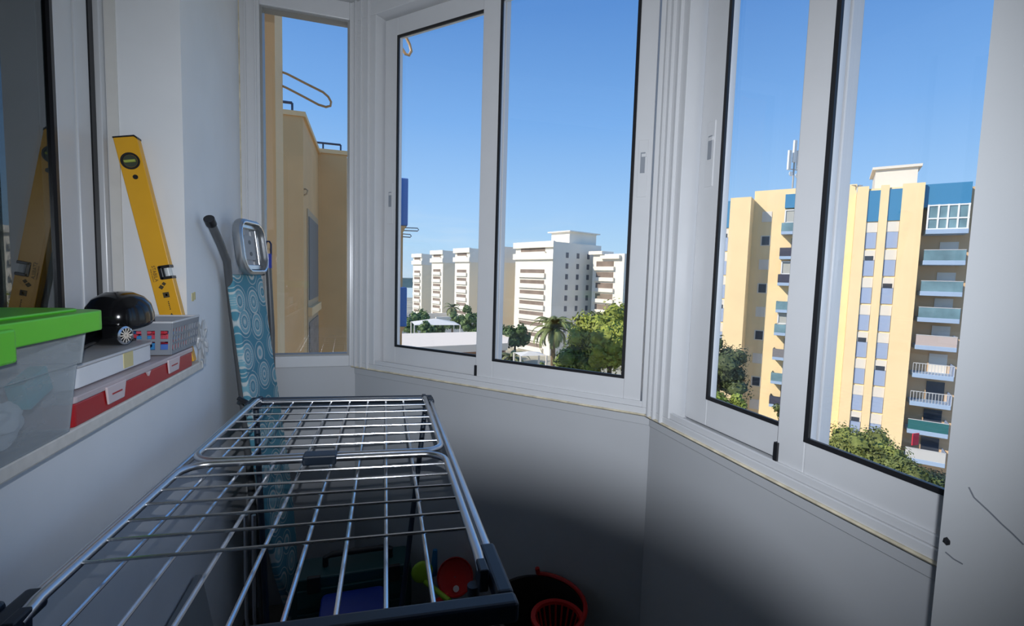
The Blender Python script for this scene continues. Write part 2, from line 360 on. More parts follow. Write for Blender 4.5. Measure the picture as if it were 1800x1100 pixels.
# ================================================================== THINGS ON THE LEDGE
# --- spirit level leaning in the corner of the recess
def level():
    th = R(11.2)
    base = V((-.412, REV-.016, LZ+.002))                     # lower right corner region
    ax = V((-sin(th), 0, cos(th))); rt = V((cos(th), 0, sin(th)))
    # local x = right, y = up the level, z = toward the camera (-Y)
    M = Matrix(((rt.x, ax.x, 0, base.x), (rt.y, ax.y, -1, base.y), (rt.z, ax.z, 0, base.z), (0, 0, 0, 1)))
    L, Wd, T = .548, .047, .021
    o = thing('spirit_level', (base.x, base.y, LZ), 'long yellow spirit level leaning upright in the window recess', 'spirit level')
    Y = mat('yellow lacquered metal', (.72, .36, .012), .38, noise_amt=.03)
    x0, x1 = -Wd, 0
    b = MB()
    # rail with a notch for the middle vial in its right edge, and a round hole drawn by the vial ring
    n0, n1 = .182+.03, .182+.062
    b.prism([(x0, .002), (x1, .002), (x1, n0), (x1-.024, n0), (x1-.024, n1), (x1, n1), (x1, L-.006), (x1-.006, L), (x0, L), ], T, M @ Matrix.Translation((0, 0, -T/2)))
    b.build('rail', Y, o, bevel=.0012)
    MB().prism([(x0-.0005, L), (x1-.005, L), (x1+.0005, L-.007), (x1+.0008, L-.003), (x1-.004, L+.003), (x0-.0005, L+.003)], T+.001, M @ Matrix.Translation((0, 0, -T/2-.0005))).build('end_cap', M_GASK, o)
    C_ = M @ Matrix.Translation((x0/2-.001, L-.055, T/2))
    r = MB().lathe([(.0195, -.001), (.0195, .0016), (.0150, .0016), (.0142, -.001)], 28, C_, close=False).build('vial_ring', M_GASK, o, True)
    MB().lathe([(.0143, .0002), (.0143, .0004)], 24, C_).build('vial_window', mat('dark vial socket', (.05, .06, .04), .3), r)
    MB().tube([C_ @ V((-.011, 0, .0008)), C_ @ V((.011, 0, .0008))], .0055, 12, flat=.6).build('vial', mat('yellow green vial', (.42, .48, .10), .15), r, True)
    H_ = M @ Matrix.Translation((x0/2+.001, L-.092, T/2))
    MB().lathe([(.0055, -.001), (.0055, .0006)], 16, H_).build('hang_hole', M_GASK, o)
    # middle vial block
    vb = MB().box((x1-.024, n0-.001, -T/2-.001), (x1+.001, n0+.006, T/2+.001), M).box((x1-.024, n1-.006, -T/2-.001), (x1+.001, n1+.001, T/2+.001), M).box((x1-.026, n0, -T/2-.001), (x1-.018, n1, T/2+.001), M).build('vial_holder', M_GASK, o, bevel=.001)
    MB().tube([M @ V((x1-.009, n0+.005, 0)), M @ V((x1-.009, n1-.005, 0))], .008, 14).build('vial', clear_plastic('clear acrylic', (.8, .82, .8), .6), vb, True)
    ink = mat('black print', (.05, .035, .01), .6); blue = mat('blue print', (.03, .07, .35), .6)
    zt = T/2+.0003
    Rz = Matrix.Rotation(-pi/2, 4, 'Z')
    text('STABILA', .0105, ink, o, M @ Matrix.Translation((x0+.013, n0+.016, zt)) @ Rz)
    text('MADE IN GERMANY', .0036, ink, o, M @ Matrix.Translation((x0+.0065, n0+.012, zt)) @ Rz)
    def pr(poly, m_, nm='printed_mark'): MB().prism(poly, .0003, M @ Matrix.Translation((0, 0, zt-.0001))).build(nm, m_, o)
    q = lambda cx, cy, w, h: [(cx-w/2, cy-h/2), (cx+w/2, cy-h/2), (cx+w/2, cy+h/2), (cx-w/2, cy+h/2)]
    pr([(-.034, n0-.018), (-.028, n0-.024), (-.022, n0-.018), (-.028, n0-.012)], ink); pr([(-.026, n0-.011), (-.021, n0-.016), (-.016, n0-.011), (-.021, n0-.006)], ink)
    pr(q(-.022, n0-.038, .013, .013), ink); pr(q(-.0215, n0-.038, .004, .005), Y)
    for k in range(5): pr(q(-.021, n0-.055-.0045*k, .0022, .003), ink)
    pr([(-.026, n0-.092), (-.016, n0-.092), (-.021, n0-.083)], ink)
    for dx, w_, dy in ((-.036, .006, -.106), (-.028, .007, -.104), (-.018, .008, -.099), (-.010, .006, -.096)): pr(q(dx, n0+dy, w_, .006), blue)
level()

# --- plastic basket with holes, holding pegs
def basket():
    M_G = mat('grey basket plastic', (.22, .24, .27), .5)
    x0, x1, y0, y1, z0, z1 = -.550, -.400, 1.170, 1.334, 1.1125, 1.182
    o = thing('plastic_basket', ((x0+x1)/2, (y0+y1)/2, z0), 'grey perforated plastic basket full of red and blue pegs at the ledge end', 'basket')
    t = .0022; fl = .006
    b = MB(); b.box((x0+fl, y0+fl, z0), (x1-fl, y1-fl, z0+t))
    # walls as lattices: horizontal bands plus uprights
    def wall(P, Q, P2, Q2, n, rows, inset):    # P,Q bottom ends; P2,Q2 top ends
        P, Q, P2, Q2 = map(V, (P, Q, P2, Q2)); nrm = (Q-P).cross(P2-P).normalized()*t
        def pt(u, v): a = P.lerp(Q, u); c = P2.lerp(Q2, u); return a.lerp(c, v)
        def cell(u0, u1, v0, v1): b.hexa([pt(u0, v0), pt(u1, v0), pt(u1, v0)+nrm, pt(u0, v0)+nrm, pt(u0, v1), pt(u1, v1), pt(u1, v1)+nrm, pt(u0, v1)+nrm])
        edges = [0.0] ; 
        for k in range(rows):
            a = inset+(1-2*inset)*k/rows; c_ = inset+(1-2*inset)*(k+.76)/rows
            cell(0, 1, edges[-1], a); edges.append(c_)
            for j in range(n+1):
                u0 = max(0, (j-.2)/n) ; u1 = min(1, (j+.2)/n)
                cell(u0, u1, a, c_)
        cell(0, 1, edges[-1], 1)
    X0, X1, Y0, Y1 = x0+fl, x1-fl, y0+fl, y1-fl
    wall((X0, Y0, z0), (X1, Y0, z0), (x0, y0, z1), (x1, y0, z1), 6, 2, .16)
    wall((X1, Y0, z0), (X1, Y1, z0), (x1, y0, z1), (x1, y1, z1), 10, 3, .12)
    wall((X1, Y1, z0), (X0, Y1, z0), (x1, y1, z1), (x0, y1, z1), 6, 2, .16)
    wall((X0, Y1, z0), (X0, Y0, z0), (x0, y1, z1), (x0, y0, z1), 13, 3, .14)
    b.build('basket_body', M_G, o)
    frame_ring(Matrix(((1, 0, 0, 0), (0, 0, -1, 0), (0, 1, 0, 0), (0, 0, 0, 1))), x0-.003, x1+.003, -z1-.003, -z1+.001, y0-.003, y1+.003, .005, .005, .005, .005).bm.free()
    r = MB()
    for a, c in (((x0-.003, y0-.003), (x1+.003, y0+.002)), ((x0-.003, y1-.002), (x1+.003, y1+.003)), ((x0-.003, y0+.002), (x0+.002, y1-.002)), ((x1-.002, y0+.002), (x1+.003, y1-.002))):
        r.box((a[0], a[1], z1-.001), (c[0], c[1], z1+.003))
    r.build('rim', mat('pale basket rim', (.55, .56, .58), .45), o, bevel=.001)
    cols = [((.55, .03, .05), 'red'), ((.05, .14, .45), 'blue'), ((.60, .08, .12), 'red'), ((.03, .22, .5), 'blue')]
    rr = random.Random(3); n = 0
    for lay in range(3):
        for i in range(4):
            for j in range(5):
                cx = x0+.024+i*.032+rr.uniform(-.004, .004); cy = y0+.022+j*.026+rr.uniform(-.003, .003); cz = z0+.013+lay*.019
                c, nm = cols[rr.randrange(4)]
                a = rr.uniform(-.5, .5)
                Mx = Matrix.Translation((cx, cy, cz)) @ Matrix.Rotation(a, 4, 'Z')
                q = MB().box((-.013, -.0045, -.0075), (.013, -.0008, .0075), Mx).box((-.013, .0008, -.0075), (.013, .0045, .0075), Mx).box((-.002, -.0008, -.0075), (.004, .0008, .0075), Mx)
                k = q.build('clothes_peg', mat(nm+' peg plastic '+str(cols.index((c, nm))), c, .4), bevel=.0008)
                tag(k, nm+' plastic clothes peg lying in the grey perforated basket', 'peg', nm+' clothes pegs in the grey basket')
basket()

# --- red organiser case with frosted lid
def case():
    x0, x1, y0, y1, z0 = -.590, -.403, .815, 1.300, LZ+.0005
    o = thing('organiser_case', ((x0+x1)/2, (y0+y1)/2, z0), 'flat red organiser case with frosted lid lying on the ledge', 'case')
    RED = mat('red plastic', (.38, .008, .012), .35); FR = clear_plastic('frosted polypropylene', (.62, .52, .53), .78)
    MB().prism(rrect(x0, y0, x1, y1, .008, 4), .034, Matrix.Translation((0, 0, z0))).build('tray', RED, o, bevel=.002)
    lid = MB().prism(rrect(x0-.002, y0-.002, x1+.002, y1+.002, .01, 4), .0105, Matrix.Translation((0, 0, z0+.0345))).build('lid', FR, o, bevel=.002)
    LM = mat('frosted latch plastic', (.60, .50, .51), .4)
    for yc in (.93, 1.175):
        l = MB().hexa([(x1+.001, yc-.026, z0+.010), (x1+.004, yc-.026, z0+.010), (x1+.004, yc+.026, z0+.010), (x1+.001, yc+.026, z0+.010),
                       (x1+.001, yc-.032, z0+.040), (x1+.005, yc-.032, z0+.040), (x1+.005, yc+.032, z0+.040), (x1+.001, yc+.032, z0+.040)]).build('latch', LM, o, bevel=.0015)
        MB().box((x1+.004, yc-.016, z0+.024), (x1+.0052, yc+.016, z0+.0265)).build('latch_slot', RED, l)
    MB().prism([(1.045, z0+.035), (1.062, z0+.035), (1.0535, z0+.026)], .003, Matrix(((0, 0, 1, x1+.0005), (1, 0, 0, 0), (0, 1, 0, 0), (0, 0, 0, 1)))).build('lid_tab', LM, o)
case()
# --- white lidded box on the case
def whitebox():
    x0, x1, y0, y1, z0 = -.560, -.418, .838, 1.135, LZ+.0475
    o = thing('lidded_box', ((x0+x1)/2, (y0+y1)/2, z0), 'white rounded plastic box with a strip of tape, on the red case', 'box')
    Wm = mat('white box plastic', (.66, .67, .69), .4)
    MB().prism(rrect(x0, y0, x1, y1, .03, 6), .031, Matrix.Translation((0, 0, z0))).build('body', Wm, o, True, bevel=.002)
    MB().prism(rrect(x0-.003, y0-.003, x1+.003, y1+.003, .032, 6), .0055, Matrix.Translation((0, 0, z0+.0315))).build('lid', mat('translucent lid', (.50, .49, .49), .3), o, True, bevel=.002)
    MB().box((x1-.001, 1.000, z0+.004), (x1+.0010, 1.035, z0+.0315)).build('tape_strip', mat('old masking tape', (.58, .50, .25), .8), o)
whitebox()
# --- black domed bowl, black appliance and black pouch on the white box
ZW = LZ+.0475+.0372
def blacks():
    o = thing('pouch', (-.50, .93, ZW), 'crumpled black fabric pouch behind the green lidded box', 'pouch')
    MB().ball((-.508, .895, ZW+.024), .046, 4, (.95, 1.0, .46), .35, 1.6).build('pouch_body', mat('black nylon', (.008, .008, .009), .6, noise_amt=.3, bump=.3), o, True)
    MB().tube([(-.462, .86, ZW+.02), (-.452, .90, ZW+.028), (-.456, .945, ZW+.018)], .0022, 6).build('zip_piping', mat('grey zip', (.15, .15, .14), .5), o, True)
    # cylinder with a chrome end badge, pointing along the ledge
    a = V((-.510, 1.072, ZW+.0215)); b = V((-.436, 1.047, ZW+.0215)); d = (b-a).normalized()
    q = thing('hair_dryer', (-.46, 1.0, ZW), 'gloss black cylindrical appliance with chrome badge on its end, beside the black dome', 'hair dryer')
    x = V((0, 0, 1)).cross(d).normalized(); y = d.cross(x)
    M = Matrix(((x.x, y.x, d.x, a.x), (x.y, y.y, d.y, a.y), (x.z, y.z, d.z, a.z), (0, 0, 0, 1))); L = (b-a).length
    MB().lathe([(.016, 0), (.020, .01), (.0205, L*.5), (.0195, L*.9), (.018, L), (.015, L+.003)], 28, M).build('housing', M_BLACK, q, True)
    r = MB().lathe([(.0165, L+.001), (.017, L+.004), (.0138, L+.006), (.0135, L+.002)], 28, M, close=False).build('chrome_ring', M_ROD, q, True)
    f = MB()
    for k in range(6):
        Mk = M @ Matrix.Translation((0, 0, L+.003)) @ Matrix.Rotation(k*pi/6, 4, 'Z'); f.box((-.014, -.0010, 0), (.014, .0010, .002), Mk)
    f.build('grille', M_ROD, r)
    MB().tube([a+d*.03, a+V((.030, -.055, -.004)), a+V((.036, -.100, -.009))], [.014, .012, .0105], 14).build('handle', M_BLACK, q, True)
    c = V((-.466, 1.110, ZW+.048))
    p = thing('bowl', (c.x, c.y, ZW), 'gloss black dome, an upturned bowl standing highest on the ledge clutter', 'bowl')
    prof = [(.002, .064), (.024, .061), (.040, .050), (.050, .034), (.054, .012), (.054, .0), (.051, -.004), (.049, .03), (.026, .054), (.002, .058)]
    MB().lathe(prof, 48, Matrix.Translation((c.x, c.y, c.z-.004)) @ Matrix.Rotation(R(8), 4, 'X') @ Matrix.Scale(1.08, 4, (0, 1, 0)) @ Matrix.Scale(.88, 4, (0, 0, 1)), close=False).build('dome', M_BLACK, p, True)
    MB().lathe([(.016, .0), (.016, .0025)], 20, Matrix.Translation((c.x, c.y+.02, c.z-.0465))).tube([(c.x, c.y+.02, c.z-.045), (c.x, c.y, c.z+.044)], .006, 10).build('stem', M_BLACK, p, True)
blacks()
# --- clear bag on the end of the ledge
bg_ = MB().ball((-.398, 1.354, LZ+.054), .028, 4, (.34, .5, 1.6), .9, 2.3).build('plastic_bag', clear_plastic('clear film', (.5, .52, .54), .58), None, True)
tag(bg_, 'small crumpled clear plastic bag standing behind the grey basket', 'bag')

# --- big storage box with green lid
def storage():
    x0, x1, y0, y1, z0 = -.578, -.400, .42, .800, LZ+.0005
    xt, yt, z1 = x1+.012, y1+.030, 1.222
    o = thing('storage_box', ((x0+x1)/2, .6, z0), 'large translucent storage box with bright green lid at the near end of the ledge', 'storage box')
    PL = clear_plastic('cloudy box plastic', (.55, .58, .60), .31)
    t = .003
    b = MB()
    def pane(a, c, d, e, n): n = V(n)*t; b.hexa([V(a), V(c), V(c)+n, V(a)+n, V(e), V(d), V(d)+n, V(e)+n])
    # step in the wall two thirds up as on the real box
    zm = 1.160; xm, ym = x1+.006, y1+.012
    b.hexa([(x0, y0, z0), (x1, y0, z0), (x1, y1, z0), (x0, y1, z0), (x0, y0, z0+t), (x1, y0, z0+t), (x1, y1, z0+t), (x0, y1, z0+t)])
    pane((x1, y0, z0), (x1, y1, z0), (xm, ym, zm), (xm, y0, zm), (-1, 0, 0)); pane((xm+.003, y0, zm), (xm+.003, ym+.006, zm), (xt, yt, z1), (xt, y0, z1), (-1, 0, 0))
    pane((x1, y1, z0), (x0, y1, z0), (x0, ym, zm), (xm, ym, zm), (0, -1, 0)); pane((xm+.003, ym+.006, zm), (x0, ym+.006, zm), (x0, yt, z1), (xt, yt, z1), (0, -1, 0))
    pane((x0, y0, z0), (x0, y1, z0), (x0, yt, z1), (x0, y0, z1), (1, 0, 0)); pane((x0, y0, z0), (x1, y0, z0), (xt, y0, z1), (x0, y0, z1), (0, 1, 0))
    b.build('tub', PL, o, bevel=.0008)
    G = mat('green lid plastic', (.10, .52, .015), .38, noise_amt=.02)
    l = MB()
    X1, Y1 = xt+.012, yt+.034
    l.prism(rrect(x0-.004, y0-.01, X1, Y1, .03, 6), .029, Matrix.Translation((0, 0, z1-.017)))
    l.prism(rrect(x0+.015, y0+.02, X1-.022, Y1-.024, .02, 6), .004, Matrix.Translation((0, 0, z1+.0115)))
    lid = l.build('lid', G, o, bevel=.005, bseg=3)
    # raised corner panel and skirt
    MB().prism(rrect(X1-.012, .44, X1+.006, .655, .006, 3), .038, Matrix.Translation((0, 0, z1-.032))).build('lid_clip', G, o, bevel=.003)
    # contents, seen through the cloudy wall
    wm = mat('white crumpled paper', (.75, .76, .76), .8); 
    it = [('tissue_pack', (-.48, .64, z0+.036), (.10, .12, .06), (.7, .72, .73), .3, 'white paper bundle in the bottom of the cloudy storage box', 'paper'),
          ('paper_wad', (-.46, .72, z0+.035), (.045, .05, .045), (.78, .78, .75), .5, 'crumpled white wad by the right end inside the storage box', 'paper')]
    for n, c, d, col, di, lb, ct in it:
        tag(MB().ball(c, .5, 3, d, di, 2).build(n, mat(n, col, .8), None, True), lb, ct)
    for n, c, d, col, lb in (('crumpled_bag', (-.424, .70, z0+.040), (.026, .09, .055), (.72, .73, .74), 'crumpled white bag pressed against the front wall inside the storage box'),
                             ('crumpled_bag', (-.436, .625, z0+.108), (.035, .09, .05), (.62, .63, .62), 'grey-white bag high by the left edge inside the storage box'),
                             ('rolled_sheet', (-.480, .765, z0+.060), (.035, .045, .040), (.70, .66, .58), 'cream rolled sheet by the right end inside the storage box')):
        tag(MB().ball(c, .5, 4, d, .4, 2.2).build(n, mat(n+lb[:6], col, .7), None, True), lb, 'bag' if 'bag' in n else 'paper')
    def bx(n, c, d, rot, col, lb, ct):
        M = Matrix.Translation(c) @ Matrix.Rotation(R(rot[0]), 4, 'X') @ Matrix.Rotation(R(rot[1]), 4, 'Z')
        tag(MB().box((-d[0]/2, -d[1]/2, -d[2]/2), (d[0]/2, d[1]/2, d[2]/2), M).build(n, mat(n+' plastic', col, .5), None, bevel=.002), lb, ct)
    bx('carton', (-.416, .752, z0+.075), (.02, .050, .036), (20, 0), (.02, .34, .38), 'small turquoise carton showing through the storage box wall', 'carton')
    bx('envelope', (-.470, .725, z0+.115), (.004, .10, .05), (28, 0), (.80, .80, .77), 'pale tilted envelope standing inside the storage box', 'envelope')
    bx('comb', (-.420, .672, z0+.075), (.006, .012, .075), (-22, 0), (.02, .03, .06), 'dark slim tool leaning inside the storage box', 'tool')
    bx('notepad', (-.500, .60, z0+.10), (.10, .10, .02), (10, 10), (.68, .66, .6), 'cream notepad lying high inside the storage box', 'notepad')
storage()

# ================================================================== IRONING BOARD
def ironing():
    TL, TR_ = V((-.398, 1.640, 1.286)), V((-.360, 1.872, 1.286))      # upper corners of the cover
    # the board leans: lower down it stands further from the wall
    dn = V((.118, -.01, -1.0))
    up = -dn.normalized(); rt = (TR_-TL); Wd = rt.length; rt = rt.normalized(); nr = rt.cross(up).normalized()   # nr toward the camera side
    rt = up.cross(nr); nr = rt.cross(up).normalized()
    O = TL.lerp(TR_, .5)
    M = Matrix(((rt.x, up.x, nr.x, O.x), (rt.y, up.y, nr.y, O.y), (rt.z, up.z, nr.z, O.z), (0, 0, 0, 1)))
    o = thing('ironing_board', (-.25, 1.77, 0), 'ironing board in teal circle-patterned cover standing upright in the left corner', 'ironing board')
    # cover material: rings around scattered centres
    m = bpy.data.materials.new('teal circle fabric'); m.use_nodes = True; t = m.node_tree; b = t.nodes['Principled BSDF']; b.inputs['Roughness'].default_value = .85
    tc = t.nodes.new('ShaderNodeTexCoord'); mp = t.nodes.new('ShaderNodeMapping'); mp.inputs['Scale'].default_value = (10.5, 10.5, .01)
    vo = t.nodes.new('ShaderNodeTexVoronoi'); vo.inputs['Scale'].default_value = 1; vo.inputs['Randomness'].default_value = .42
    t.links.new(tc.outputs['Object'], mp.inputs[0]); t.links.new(mp.outputs[0], vo.inputs['Vector'])
    rp = t.nodes.new('ShaderNodeValToRGB'); rp.color_ramp.interpolation = 'EASE'
    T1 = (.07, .24, .32, 1); T2 = (.17, .37, .44, 1); Wh = (.50, .55, .54, 1)
    e = rp.color_ramp.elements; e[0].position = 0; e[0].color = Wh; e[1].position = .575; e[1].color = T1
    for p, c in ((.05, Wh), (.065, T1), (.10, T2), (.12, Wh), (.15, Wh), (.165, T2), (.24, T1), (.255, Wh), (.28, Wh), (.295, T2), (.39, T2), (.405, Wh), (.44, Wh), (.455, T1), (.53, T1), (.545, Wh)):
        q = e.new(p); q.color = c
    t.links.new(vo.outputs['Distance'], rp.inputs[0])
    # radial petals inside each circle, from the angle around its centre
    sb = t.nodes.new('ShaderNodeVectorMath'); sb.operation = 'SUBTRACT'
    t.links.new(mp.outputs[0], sb.inputs[0]); t.links.new(vo.outputs['Position'], sb.inputs[1])
    sx = t.nodes.new('ShaderNodeSeparateXYZ'); t.links.new(sb.outputs[0], sx.inputs[0])
    at = t.nodes.new('ShaderNodeMath'); at.operation = 'ARCTAN2'; t.links.new(sx.outputs[1], at.inputs[0]); t.links.new(sx.outputs[0], at.inputs[1])
    ml = t.nodes.new('ShaderNodeMath'); ml.operation = 'MULTIPLY'; ml.inputs[1].default_value = 22; t.links.new(at.outputs[0], ml.inputs[0])
    sn = t.nodes.new('ShaderNodeMath'); sn.operation = 'SINE'; t.links.new(ml.outputs[0], sn.inputs[0])
    g1 = t.nodes.new('ShaderNodeMath'); g1.operation = 'GREATER_THAN'; g1.inputs[1].default_value = .25; t.links.new(sn.outputs[0], g1.inputs[0])
    rg = t.nodes.new('ShaderNodeValToRGB'); rg.color_ramp.interpolation = 'CONSTANT'
    e = rg.color_ramp.elements; e[0].color = (0, 0, 0, 1); e[1].position = .26; e[1].color = (.5, .5, .5, 1); q = e.new(.34); q.color = (0, 0, 0, 1)
    q = e.new(.15); q.color = (.45, .45, .45, 1); q = e.new(.21); q.color = (0, 0, 0, 1)
    t.links.new(vo.outputs['Distance'], rg.inputs[0])
    mu = t.nodes.new('ShaderNodeMath'); mu.operation = 'MULTIPLY'; t.links.new(g1.outputs[0], mu.inputs[0]); t.links.new(rg.outputs[0], mu.inputs[1])
    mx = t.nodes.new('ShaderNodeMix'); mx.data_type = 'RGBA'; t.links.new(mu.outputs[0], mx.inputs['Factor']); t.links.new(rp.outputs[0], mx.inputs['A']); mx.inputs['B'].default_value = Wh
    t.links.new(mx.outputs['Result'], b.inputs['Base Color'])
    h = Wd/2; Lb = 1.24
    poly = [(-h+.01, 0), (h-.01, 0), (h, -.02), (h+.004, -.5), (h+.004, -.80), (h*.8, -1.0), (h*.45, -1.14), (h*.15, -Lb), (-h*.15, -Lb), (-h*.45, -1.14), (-h*.8, -1.0), (-h-.004, -.80), (-h-.004, -.5), (-h, -.02)]
    co = MB().prism(poly, .022, Matrix.Translation((0, 0, -.022)))
    bmesh.ops.recalc_face_normals(co.bm, faces=co.bm.faces); me = bpy.data.meshes.new('cover'); co.bm.to_mesh(me); co.bm.free(); me.materials.append(m)
    c = bpy.data.objects.new('cover', me); COL.objects.link(c); c.parent = o
    c.matrix_local = o.matrix_basis.inverted() @ M
    bv = c.modifiers.new('bevel', 'BEVEL'); bv.width = .007; bv.segments = 3; bv.limit_method = 'ANGLE'
    GM = mat('grey lacquered steel', (.09, .095, .10), .4)
    # iron rest: rounded ring tray above the cover
    ring = rrect(-.104, .002, .090, .168, .050, 8)
    z = .012
    r = MB().tube([M @ V((x, y, z+.012)) for x, y in ring], .0075, 8, closed=True, flat=1.8, ref=tuple(nr)).build('iron_rest', mat('satin grey metal', (.36, .37, .38), .3, .8), o, True)
    MB().tube([M @ V((x*.95-.0004, .087+(y-.087)*.95, z+.024)) for x, y in ring], .0032, 8, closed=True).build('rest_rim', M_ROD, r, True)
    MB().box((-.090, .012, z-.004), (.078, .028, z+.012), M).box((-.090, .146, z-.004), (.078, .160, z+.012), M).box((.048, .028, z-.004), (.066, .146, z+.010), M).box((-.084, .028, z-.004), (-.064, .146, z+.010), M).build('rest_bars', M_STEEL, r, bevel=.002)
    pl = MB().prism(rrect(-.055, .045, .034, .125, .012, 4), .006, M @ Matrix.Translation((0, 0, z))).box((-.02, .01, z-.004), (.014, .165, z+.003), M).build('mount_plate', mat('grey plate', (.30, .31, .33), .5), r)
    for y in (.065, .103): MB().lathe([(.007, 0), (.007, .001)], 12, M @ Matrix.Translation((0, y, z+.006)) @ Matrix.Scale(1.3, 4, (1, 0, 0))).build('bolt_hole', M_GASK, pl)
    # folded leg tube with black foot, reaching out toward the camera along the wall
    foot = px_(368, 386, -.405); k1 = px_(388, 430, -.400); k2 = V((-.405, 1.612, 1.325)); k3 = V((-.413, 1.690, 1.18)); k4 = V((-.385, 1.70, .85)); k5 = V((-.34, 1.74, .02))
    lg = MB().tube([foot, k1, k2, k3, k4, k5], .011, 12).build('folded_leg', GM, o, True)
    d = (foot-k1).normalized()
    MB().tube([foot-d*.018, foot+d*.004], .0135, 14).build('rubber_foot', M_GASK, lg, True)
    # second leg on the far side, with a blue sleeve and a loop
    q1 = py_(470, 432, 1.90); q2 = py_(472, 470, 1.90); q3 = py_(478, 580, 1.895)
    MB().tube([q2, q3, V((-.335, 1.90, .8)), V((-.28, 1.89, .02))], .010, 10).build('folded_leg', GM, o, True)
    s2 = MB().tube([q2+V((0, 0, .05)), q2+V((0, 0, -.002))], .0115, 12).build('blue_sleeve', mat('blue plastic', (.012, .03, .32), .35), o, True)
    MB().tube([q2+V((-.008, 0, .045)), q2+V((-.008, 0, .085)), q2+V((-.004, 0, .094)), q2+V((.004, 0, .094)), q2+V((.009, 0, .085)), q2+V((.009, 0, .045))], .0032, 8).build('hanging_loop', mat('dark blue plastic', (.01, .015, .06), .4), s2, True)
    # bare legs further down, chromed stretchers seen below the cover
    for px in (432, 446): MB().tube([pz(px, 905, .62) , pz(px+2, 1085, .30), V((pz(px+2, 1085, .30).x, pz(px+2, 1085, .30).y+.1, .01))], .006, 8).build('stretcher', M_STEEL, o, True)
ironing()

